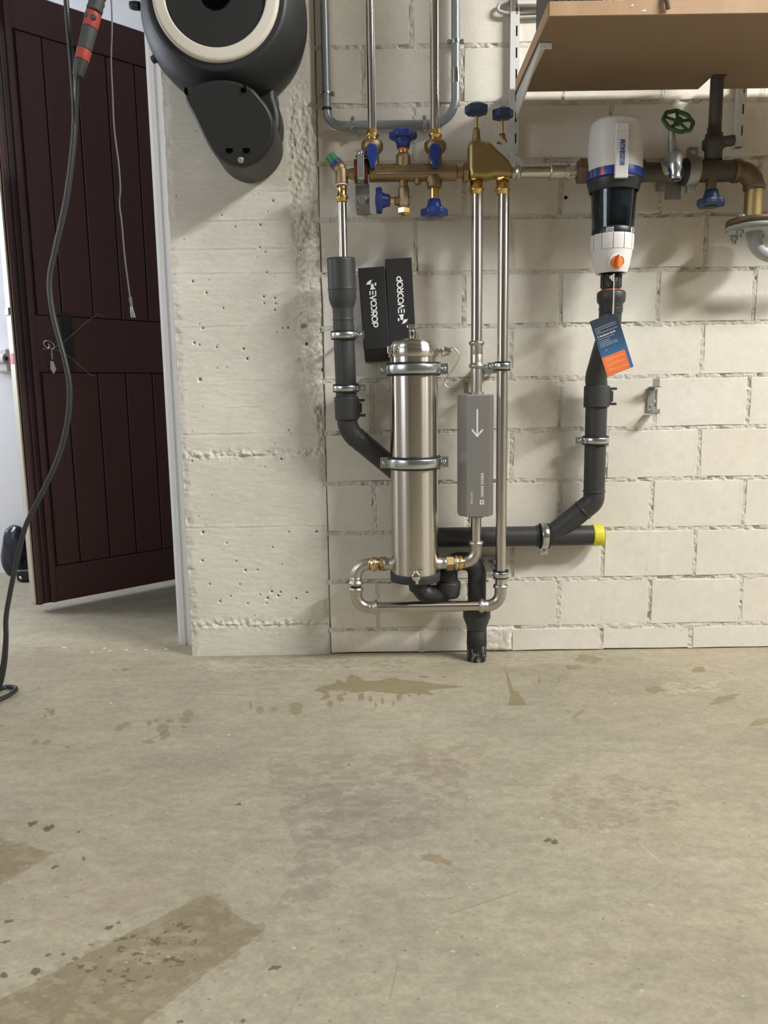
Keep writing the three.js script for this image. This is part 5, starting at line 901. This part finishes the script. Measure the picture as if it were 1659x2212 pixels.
  // orange knob
  const kc = U(1331, 566, ZF + k(40)), kd = V(0.08, -0.12, 1).normalize(), kb = part('knob_plate', lathe([[0, 0.004], [k(16), 0.004], [k(17.2), 0.002], [k(17.5), -0.006]], kc, kd, 40), M.whitePlastic, g);
  const kn = part('knob', merge([lathe([[k(13.5), 0.003], [k(13.5), 0.007], [k(12), 0.0095], [0, 0.0105]], kc, kd, 32), (() => { const e = extrude([[-k(3.5), -k(13)], [k(3.5), -k(13)], [k(4.5), 0], [k(2), k(14)], [-k(2), k(14)], [-k(4.5), 0]], 0.012, 0.003); e.applyQuaternion(new THREE.Quaternion().setFromUnitVectors(OUT, kd)); const o = kc.clone().addScaledVector(kd, 0.007); e.translate(o.x, o.y, o.z); return e; })()]), M.orange, g); kn.userData.label = 'orange drain knob';
  const arc = new THREE.TorusGeometry(k(15), 0.0008, 6, 24, 1.2); arc.rotateZ(-0.25); arc.applyQuaternion(new THREE.Quaternion().setFromUnitVectors(OUT, kd)); const ao = kc.clone().addScaledVector(kd, 0.0042); arc.translate(ao.x, ao.y, ao.z); part('scale_mark', arc, M.hole, g);
  const dot = U(1334, 550, ZF + k(40)).addScaledVector(kd, 0.006); part('scale_dot', lathe([[0, 0.0005], [0.001, 0.0005], [0.0012, 0]], dot, kd, 10), M.hole, g);
  // outlet into the drain
  const xo = X(1320, 610, 0.122), ribs = [lathe([[0, 0], [k(20), 0], [k(20.5), -k(34)], [0, -k(34)]], V(xo, y(590), 0.122), UP, 32)];
  for (let i = 0; i < 10; i++) { const a = i / 10 * 6.283; ribs.push(bx(0.006, k(28), 0.006, xo + Math.sin(a) * k(20), y(607), 0.122 + Math.cos(a) * k(20), 0.0015)); }
  part('outlet_stub', merge(ribs), M.pe, g);
  part('orange_seal', lathe([[k(18), -0.002], [k(21.5), -0.002], [k(22), 0], [k(21.5), 0.002], [k(18), 0.002]], V(xo, y(627), 0.121), UP, 32), M.orangeRing, g);
  part('inlet_flange', rod(V(xF, Y(1327, 371), ZS), V(X(1392, 371), Y(1327, 371), ZS), 0.026), M.oldIron, g);
  part('inlet_flange', rod(V(X(1268, 371), Y(1260, 371), ZS), V(xF, Y(1260, 371), ZS), 0.02), M.oldBronze, g);
  settle(g);
}
{ // paper tag on a string
  const z = 0.175, g = thing('paper_tag', 'blue and orange printed tag hanging on a string under the filter', 'tag');
  const a = U(1328, 673, z), b = U(1269, 697, z), c2 = U(1372, 791, z - 0.01), d = U(1316, 812, z - 0.01), o = a.clone().add(b).add(c2).add(d).multiplyScalar(0.25);
  const xa = a.clone().add(c2).sub(b).sub(d).normalize(), ya = a.clone().add(b).sub(c2).sub(d); ya.sub(xa.clone().multiplyScalar(ya.dot(xa))).normalize(); const za = xa.clone().cross(ya), W = (a.distanceTo(b) + c2.distanceTo(d)) / 2, H = (a.distanceTo(c2) + b.distanceTo(d)) / 2;
  const Mx = new THREE.Matrix4().makeBasis(xa, ya, za).setPosition(o);
  const card = new RoundedBoxGeometry(W, H, 0.0012, 2, 0.0005); card.applyMatrix4(Mx); part('card', card, std(lin(0.035, 0.09, 0.2), 0.5), g);
  const CW = 512, CH = Math.round(512 * H / W), cv = canvas(CW, CH), k = cv.getContext('2d'), gr = k.createLinearGradient(0, 0, 0, CH); gr.addColorStop(0, 'rgb(52,58,66)'); gr.addColorStop(0.3, 'rgb(50,66,86)'); gr.addColorStop(0.65, 'rgb(60,104,150)'); gr.addColorStop(1, 'rgb(62,110,164)'); k.fillStyle = gr; k.fillRect(0, 0, CW, CH);
  k.fillStyle = 'rgb(233,120,66)'; k.beginPath(); k.moveTo(0, CH * 0.66); k.lineTo(420, CH * 0.66); k.quadraticCurveTo(455, CH * 0.66, 455, CH * 0.7); k.lineTo(455, CH); k.lineTo(0, CH); k.closePath(); k.fill();
  const ln = (x, y, w, h, st) => { k.fillStyle = st; for (let p = x; p < x + w;) { const q = rr(14, 52); k.fillRect(p, y, Math.min(q, x + w - p), h); p += q + 7; } };
  const wt = 'rgba(220,228,236,0.8)'; for (const [y, w] of [[0.15, 400], [0.185, 390], [0.215, 90], [0.245, 410], [0.345, 310], [0.385, 210], [0.415, 210], [0.445, 330], [0.475, 350]]) ln(42, CH * y, w, 9, wt);
  k.fillStyle = '#fff'; k.font = 'bold 38px sans-serif'; k.fillText('R. Nussbaum AG/SA', 42, CH * 0.315, 350);
  for (const [y, w] of [[0.7, 190], [0.725, 380], [0.75, 130], [0.795, 250], [0.82, 350], [0.845, 120], [0.89, 130], [0.915, 380]]) ln(50, CH * y, w, 7, 'rgba(255,214,170,0.85)');
  k.fillStyle = 'rgba(150,170,195,0.8)'; k.beginPath(); k.arc(130, CH * 0.56, 15, 0, 7); k.fill();
  const pl = new THREE.PlaneGeometry(W - 0.0012, H - 0.0012); pl.translate(0, 0, 0.00075); pl.applyMatrix4(Mx); part('print', pl, std(0xffffff, 0.4, 0, { map: canvasTex(cv) }), g);
  const hole = a.clone().add(U(1324, 679, z)).multiplyScalar(0.5), s0 = U(1326, 591, 0.18), s1 = U(1325, 640, z + 0.004);
  const st = part('string', merge([sweep(smooth([s0, s1, U(1323, 679, z + 0.003)], 20), 0.0008, 6), sweep(smooth([s0, s1.clone().add(V(0.0015, 0, -0.001)), U(1325, 678, z + 0.002)], 20), 0.0009, 6)]), M.string, g);
  part('knot', merge([sweep(smooth([[1327, 592], [1320, 599], [1323, 606], [1326, 603], [1321, 600]].map(([p, q]) => U(p, q, 0.181)), 20), 0.0012, 6), sweep(smooth([[1326, 600], [1318, 596], [1317, 602]].map(([p, q]) => U(p, q, 0.182)), 10), 0.0009, 6)]), M.string, st);
  settle(g);
}

// ------------------------------------------------------------------ old supply pipe on the far side of the filter
{
  const g = thing('supply_pipe', 'old dark supply pipe with elbow and bolted flange under the shelf', 'pipe'), y = Y(1470, 371), r = 0.0225, xe = X(1631, 371);
  part('pipe_run', merge([rod(V(X(1384, 371), y, ZS), V(X(1500, 371), y, ZS), r, r, 30), lathe([[0, 0], [r + 0.002, 0], [r + 0.003, 0.003], [r + 0.002, X(1590, 371) - X(1505, 371)], [0, X(1590, 371) - X(1505, 371)]], V(X(1505, 371), y, ZS), RIGHT, 30)]), M.oldIron, g);
  part('elbow', merge([sweep(bent([V(X(1592, 371), y, ZS), V(xe, y, ZS), V(xe, Y(1632, 404), ZS)], 0.042), r + 0.001, 30), lathe([[r, 0], [r + 0.005, 0.001], [r + 0.005, 0.014], [r, 0.016]], V(X(1583, 371), y, ZS), RIGHT, 30), lathe([[r, 0], [r + 0.0035, 0.001], [r + 0.0035, 0.008], [r, 0.01]], V(xe, Y(1632, 400), ZS), DOWN, 30)]), M.oldBronze, g);
  part('brass_spool', rod(V(xe, Y(1632, 472), ZS), V(xe, Y(1632, 402), ZS), 0.0212, 0.0212, 12), M.brassDull, g);
  const yf = Y(1632, 481), fl = part('flange', merge([lathe([[0.02, 0.014], [0.026, 0.012], [0.03, 0.008], [0.062, 0.007], [0.064, 0.005], [0.064, -0.007], [0.0001, -0.007]], V(xe + 0.004, yf, ZS), UP, 48)]), M.oldBronze, g);
  const f2 = part('grey_flange', merge([lathe([[0.0001, -0.007], [0.0635, -0.008], [0.0645, -0.01], [0.064, -0.022], [0.0001, -0.0225]], V(xe + 0.004, yf, ZS), UP, 48), sweep(bent([V(xe + 0.006, yf - 0.02, ZS), V(xe + 0.006, Y(1634, 553), ZS), V(xe + 0.2, Y(1634, 553), ZS)], 0.05), (f) => 0.0165 + 0.004 * Math.max(0, 1 - f * 5), 26)]), M.greyPlastic, g);
  for (const a of [2.6, 0.6, 4.2, 5.5]) { const bx0 = xe + 0.004 + Math.cos(a) * 0.052, bz = ZS + Math.sin(a) * 0.052; part('bolt_head', hexnut(V(bx0, yf + 0.006, bz), V(bx0, yf + 0.014, bz), 0.009), M.galv, g); part('bolt_nut', merge([hexnut(V(bx0, yf - 0.033, bz), V(bx0, yf - 0.022, bz), 0.009), rod(V(bx0, yf - 0.041, bz), V(bx0, yf - 0.03, bz), 0.005, 0.005, 12)]), M.galv, g); }
  // branch going up through the shelf
  const xv = X(1545, 300), yv = (p) => Y(1545, p);
  part('riser', rod(V(xv, yv(350), ZS - 0.005), V(xv, HC, ZS - 0.005), 0.0152, 0.0152, 26), M.oldIron, g);
  part('riser_valve', merge([lathe([[0.021, 0], [0.0205, 0.022], [0.0265, 0.028], [0.0265, 0.046], [0.021, 0.05], [0.0205, 0.06], [0.0165, 0.063], [0.0165, 0.075], [0.013, 0.076]], V(xv - 0.001, yv(345), ZS - 0.005), UP, 28), lathe([[0.012, 0], [0.0125, 0.024], [0.0115, 0.031], [0.0001, 0.034]], V(xv + 0.012, yv(308), ZS + 0.004), V(1, 0, 0.4), 24)]), M.oldIron, g);
  part('stop_valve', merge([rod(V(X(1536, 392), Y(1536, 390), ZS), V(X(1536, 392), y, ZS), 0.0165), lathe([[0.017, 0.006], [0.018, 0], [0.0125, -0.006], [0.0125, -0.038], [0.001, -0.038]], V(X(1536, 392), Y(1536, 389), ZS), UP, 24)]), M.oldBronze, g);
  handwheel(V(X(1536, 430), Y(1536, 430), ZS), DOWN, 0.034, M.blueDark, g, 'handwheel', 6);
  part('wheel_badge', lathe([[0.016, 0], [0.012, 0.0012], [0, 0.0014]], V(X(1536, 430), Y(1536, 430) - 0.0193, ZS), DOWN, 24), M.greenPaint, g);
  // draw-off tap with green wheel
  const tx = X(1445, 355), hubv = V(X(1440, 352), y + 0.012, ZS + 0.02);
  part('tap_body', merge([rod(V(X(1432, 371), y, ZS), hubv, 0.022, 0.018), rod(hubv, U(1465, 335, ZS + 0.06), 0.017, 0.015), rod(U(1455, 340, ZS + 0.03), U(1450, 296, ZS + 0.045), 0.0125, 0.0085), rod(U(1452, 300, ZS + 0.045), U(1450, 270, ZS + 0.05), 0.0085, 0.006), rod(U(1460, 333, ZS + 0.065), U(1458, 360, ZS + 0.075), 0.016, 0.0145)]), M.galv, g);
  part('tap_spout', merge([lathe([[0.0155, 0], [0.0155, 0.012], [0.013, 0.015], [0.0122, 0.028], [0.0132, 0.03], [0.0132, 0.035], [0.0105, 0.035], [0.0105, 0.012]], U(1458, 355, ZS + 0.075), V(0.02, -1, 0.1), 28)]), M.zinc, g);
  const wc = U(1465, 262, ZS + 0.055), wd = V(0.1, 0.55, 0.83).normalize(), R = 0.0345, ringG = new THREE.TorusGeometry(R, 0.0048, 10, 48), rp = ringG.attributes.position;
  for (let i = 0; i < rp.count; i++) { const a = Math.atan2(rp.getY(i), rp.getX(i)), f = 1 + 0.035 * Math.cos(8 * a); rp.setX(i, rp.getX(i) * f); rp.setY(i, rp.getY(i) * f); } ringG.computeVertexNormals(); ringG.rotateX(-Math.PI / 2);
  const wl = [ringG, new THREE.CylinderGeometry(0.009, 0.009, 0.012, 18)]; for (let i = 0; i < 5; i++) { const sp = bx(0.028, 0.0045, 0.0075, 0.019, 0, 0, 0.002); sp.rotateY(i / 5 * 6.283 + 0.3); wl.push(sp); }
  part('tap_wheel', aim(merge(wl), wc, wd), M.greenPaint, g).userData.label = 'green handwheel';
  settle(g);
  const cl = thing('old_clamp', 'old dull metal clamp and plate round the dark supply pipe', 'pipe clamp'), cx = X(1493, 368), ro = r + 0.011;
  part('band', lathe([[r + 0.001, -0.014], [ro, -0.014], [ro + 0.001, -0.011], [ro + 0.001, 0.011], [ro, 0.014], [r + 0.001, 0.014]], V(cx, y, ZS), RIGHT, 40), M.galv, cl);
  part('rubber_lining', lathe([[r + 0.0003, -0.02], [ro - 0.003, -0.02], [ro - 0.003, 0.0165], [r + 0.0003, 0.0165]], V(cx - 0.002, y, ZS), RIGHT, 36), M.rubber, cl);
  part('lug', bx(0.024, 0.026, 0.02, cx, y + ro + 0.008, ZS, 0.003), M.galv, cl); part('lug', bx(0.02, 0.02, 0.018, cx, y - ro - 0.006, ZS, 0.003), M.galv, cl); part('screw', lathe([[0, 0.004], [0.006, 0.003], [0.007, 0]], V(cx, y + ro + 0.01, ZS + 0.01), OUT, 14), M.galv, cl);
  part('wall_plate', bx(0.039, 0.062, 0.006, X(1455, 410, 0.085), Y(1455, 403, 0.085), 0.08, 0.001), M.galv, cl);
  part('plate_arm', bx(0.03, 0.02, 0.08, X(1455, 410, 0.085), Y(1455, 385, 0.085), 0.04), M.galv, cl);
  settle(cl);
}

// ------------------------------------------------------------------ shelf with brackets and uprights
const yS = U(1300, 196, 0.034).y;
{
  const z0 = 0.034, z1 = 0.42, xl = U(1187, 35, z1).x, xr = 1.75, th = 0.0265, n0 = X(1508, 197, z0), n1 = X(1534, 166, 0.09), n2 = X(1546, 300) + 0.0165, zn = 0.124;
  const sh = thing('shelf', 'deep chipboard shelf board with pale wooden front edge above the filter', 'shelf');
  const s = new THREE.Shape([[xl, z1 - 0.004], [xl, z0], [n0, z0], [X(1546, 300) - 0.0165, 0.095], [X(1546, 300) - 0.0165, zn], [n2, zn], [n2, z0], [xr, z0], [xr, z1 - 0.004]].map(([a, b]) => new THREE.Vector2(a, -b)));
  const b = new THREE.ExtrudeGeometry(s, { depth: th, bevelEnabled: false }); b.rotateX(-Math.PI / 2); b.translate(0, yS, 0); part('board', b, M.chip, sh);
  const ec = canvas(1024, 32), ek = ec.getContext('2d'); for (let x = 0; x < 1024; x++) { const v = fbm(x / 30, 1, 3, 990); ek.fillStyle = `rgb(${168 + 24 * v | 0},${134 + 24 * v | 0},${98 + 26 * v | 0})`; ek.fillRect(x, 0, 1, 32); } for (let i = 0; i < 60; i++) { ek.fillStyle = `rgba(150,110,62,${rr(0.05, 0.2)})`; ek.fillRect(rr(0, 1024), rr(0, 32), rr(40, 200), 1); }
  const edgeMat = std(0xffffff, 0.5, 0, { map: canvasTex(ec) });
  part('front_edging', bx(xr - xl, th, 0.004, (xl + xr) / 2, yS + th / 2, z1 - 0.002), edgeMat, sh);
  part('end_edging', bx(0.002, th, z1 - z0 - 0.004, xl - 0.001, yS + th / 2, (z0 + z1) / 2 - 0.002), edgeMat, sh);
  for (const [px, py, w] of [[1365, 12, 6], [1390, 23, 9]]) { const p = U(px, py, z1 + 0.0006); part('edge_chip', extrude([[-w * 0.0005, -0.002], [w * 0.0006, -0.0015], [w * 0.0004, 0.003], [-0.001, 0.001]], 0.0008, 0.0002).translate(p.x, p.y, z1), M.whitePlastic, sh); }
  settle(sh);
  const rail = (px, yb, label) => {
    const g = thing('shelf_upright', label, 'shelf rail', 'slotted shelf uprights'), x = U(px, 250, 0.012).x, holes = [], w = 0.0225, y1 = 2.35;
    for (let y = yb + 0.026; y < y1 - 0.03; y += 0.05) { const h = new THREE.Path(); h.moveTo(0.002, y); h.lineTo(0.006, y); h.lineTo(0.006, y + 0.024); h.lineTo(0.002, y + 0.024); h.closePath(); holes.push(h); }
    const f = extrude([[-w / 2, yb], [w / 2, yb], [w / 2, y1], [-w / 2, y1]], 0.002, 0, holes); f.translate(x, 0, 0.016); part('slotted_face', f, M.whiteMetal, g);
    part('rail_side', merge([bx(0.0015, y1 - yb, 0.016, x - w / 2 + 0.0008, (y1 + yb) / 2, 0.009), bx(0.0015, y1 - yb, 0.016, x + w / 2 - 0.0008, (y1 + yb) / 2, 0.009)]), M.whiteMetal, g);
    part('rail_back', bx(w - 0.004, y1 - yb, 0.001, x, (y1 + yb) / 2, 0.0025), M.greyMetal, g);
    return settle(g);
  };
  rail(1110, U(1106, 335, 0.012).y, 'white slotted upright rail at the shelf end behind the twin valve');
  rail(1599, U(1599, 318, 0.012).y, 'white slotted upright rail beside the dark riser under the shelf');
  const arm = (x, label) => {
    const g = thing('shelf_bracket', label, 'shelf bracket', 'shelf brackets'), za = 0.014, zb = 0.305;
    const prof = extrude([[za, yS - 0.055], [za + 0.02, yS - 0.058], [zb, yS - 0.014], [zb, yS - 0.0005], [za, yS - 0.0005]], 0.004, 0.0005); prof.rotateY(-Math.PI / 2); prof.translate(x + 0.002, 0, 0); part('bracket_web', prof, M.whiteMetal, g);
    part('bracket_flange', bx(0.016, 0.002, zb - za, x + 0.008, yS - 0.0015, (za + zb) / 2), M.whiteMetal, g);
    part('bracket_lip', bx(0.026, 0.012, 0.003, x + 0.012, yS - 0.008, zb, 0.001), M.whiteMetal, g); return settle(g);
  };
  arm(U(1110, 250, 0.012).x + 0.006, 'white metal shelf bracket at the open end of the shelf');
}
{ // goods on the shelf, seen just over its front edge
  const yt = yS + 0.0265 + 0.0005, zt = 0.4, P = (px) => U(px, 5, zt).x;
  const crate = (px0, px1, mat, dark, label, h) => {
    const g = thing('perforated_tray', label, 'tray', 'perforated trays on the shelf'), a = P(px0), b = P(px1), holes = []; for (let x = a + 0.008; x < b - 0.008; x += 0.0125) for (const yy of [0.01, 0.028]) { const e = new THREE.Path(); e.absellipse(x + (yy > 0.02 ? 0.006 : 0), yt + yy, 0.0035, 0.006, 0, Math.PI * 2, true, 0.3); holes.push(e); }
    const f = extrude([[a, yt], [b, yt], [b, yt + h], [a, yt + h]], 0.003, 0, holes); f.translate(0, 0, zt - 0.012); part('tray_front', f, mat, g);
    part('tray_body', merge([box2(a, a + 0.003, yt, yt + h, 0.22, zt - 0.012), box2(b - 0.003, b, yt, yt + h, 0.22, zt - 0.012), box2(a, b, yt, yt + h, 0.22, 0.223), box2(a, b, yt, yt + 0.002, 0.22, zt - 0.012)]), mat, g);
    part('contents', box2(a + 0.004, b - 0.004, yt + 0.003, yt + h * 0.7, 0.24, zt - 0.02), dark, g); settle(g);
  };
  crate(1196, 1300, std(lin(0.03, 0.022, 0.02), 0.5), M.whitePlastic, 'tall dark perforated crate with pale contents at the end of the shelf', 0.5);
  crate(1306, 1350, M.whitePlastic, M.greyPlastic, 'white perforated tray on the shelf beside the red pouch', 0.06);
  const red = thing('red_pouch', 'red fabric pouch with a dark strap hanging over the shelf edge', 'pouch'), x0 = P(1355), x1 = P(1482);
  const pg = new THREE.SphereGeometry(1, 40, 24), pp = pg.attributes.position; for (let i = 0; i < pp.count; i++) { const v = V(pp.getX(i), pp.getY(i), pp.getZ(i)), n = 1 + 0.25 * (fbm(v.x * 3 + 4, v.y * 3 + v.z * 2, 3, 31) - 0.5); pp.setXYZ(i, (x0 + x1) / 2 + v.x * (x1 - x0) / 2, yt + 0.02 + Math.max(-0.0195, v.y * 0.024 * n), zt - 0.005 + v.z * 0.05 * n - 0.05); } pg.computeVertexNormals();
  part('pouch_body', pg, M.red, red);
  part('strap', sweep(smooth([V(P(1425), yt + 0.02, zt), V(P(1427), yt + 0.006, 0.423), V(P(1431), yt - 0.01, 0.4275), V(P(1434), yt - 0.021, 0.4265)], 20), 0.0048, 10), std(lin(0.12, 0.085, 0.06), 0.8), red); settle(red);
  for (const [px, r, h, mat, lab] of [[1505, 0.016, 0.05, M.whitePlastic, 'white tube shaped pot on the shelf beside the red pouch'], [1548, 0.014, 0.1, std(lin(0.2, 0.21, 0.22), 0.3, 0.6), 'grey metal can on the shelf over the dark riser'], [1590, 0.02, 0.09, M.chrome, 'shiny lidded tin on the shelf between the grey can and the glass jar'], [1640, 0.02, 0.08, std(lin(0.6, 0.55, 0.5), 0.2), 'pale jar on the shelf at the end of the row']]) {
    solo('shelf_pot', lathe([[0, 0], [r * 0.96, 0], [r, 0.003], [r, h * 0.75], [r * 0.92, h * 0.8], [r * 0.95, h * 0.83], [r * 0.95, h], [0, h]], V(P(px), yt, zt - 0.03), UP, 28), mat, lab, 'pot', 'pots on the shelf');
  }
  // hung on the wall above the shelf end
  const g = thing('wall_rail', 'white perforated hanging rail on the wall beside the slotted upright', 'rail'), a = U(1118, 5, 0.03).x, b = a + 0.32, yb = U(1150, 9, 0.03).y, holes = []; for (let x = a + 0.008; x < b - 0.01; x += 0.0115) { const e = new THREE.Path(); e.absellipse(x, yb + 0.012, 0.0016, 0.004, 0, Math.PI * 2, true, 0); holes.push(e); }
  const f = extrude([[a, yb], [b, yb], [b, yb + 0.09], [a, yb + 0.09]], 0.002, 0, holes); f.translate(0, 0, 0.03); part('rail_face', f, M.whiteMetal, g); part('rail_back', box2(a, b, yb, yb + 0.002, 0.001, 0.03), M.whiteMetal, g); settle(g);
  solo('hose_loop', merge([sweep(smooth([[1180, 23], [1150, 25], [1120, 27], [1090, 28], [1076, 22], [1078, 10], [1095, 2], [1110, -12]].map(([p, q]) => U(p, q, 0.012)), 40), 0.0045, 10), sweep(smooth([[1175, 35], [1150, 36], [1120, 37], [1108, 36]].map(([p, q]) => U(p, q, 0.01)), 20), 0.0035, 10)]), std(lin(0.5, 0.48, 0.45), 0.5), 'pale hose looped behind the slotted upright', 'hose');
}

// ------------------------------------------------------------------ small things fixed to the block wall
{
  const g = thing('wall_hook', 'small grey metal double hook screwed to the block wall', 'hook'), a = U(1404, 836, 0.004), b = U(1408, 888, 0.004), k = mpp(a), x = (a.x + b.x) / 2;
  part('hook_plate', bx(16 * k, a.y - b.y, 0.003, x, (a.y + b.y) / 2, 0.004, 0.001), M.galv, g);
  const u = U(1418, 826, 0.04); part('upper_tongue', merge([bx(16 * k, 0.003, 0.036, x + 0.005, a.y, 0.02), bx(15 * k, 16 * k, 0.0025, u.x, u.y, 0.038, 0.0005)]), M.galv, g);
  const l = U(1410, 888, 0.03); part('lower_tongue', merge([bx(18 * k, 0.003, 0.04, l.x, l.y - 0.006, 0.024), bx(18 * k, 0.012, 0.0025, l.x + 0.003, l.y, 0.044, 0.0008)]), M.galv, g);
  for (const py of [846, 877]) { const p = U(1405.5, py, 0.0055); part('screw', lathe([[0, 0.002], [0.002, 0.0022], [0.0035, 0.0012], [0.004, 0]], p, OUT, 14), M.zinc, g); }
  settle(g);
}
for (const [px, py, r, lab] of [[1222, 427, 0.004, 'dark drilled hole plug in the wall beside the steel connecting pipe'], [658, 703, 0.0055, 'grey wall plug in the rough edge of the concrete pier']]) { const p = U(px, py, 0.001); solo('wall_plug', lathe([[0, 0.001], [r * 0.5, 0.001], [r * 0.55, 0.003], [r * 0.9, 0.003], [r, 0.0005], [r, -0.004]], p, OUT, 18), px > 1000 ? M.hole : M.galv, lab, 'wall plug'); }
renderer.render(scene, camera);
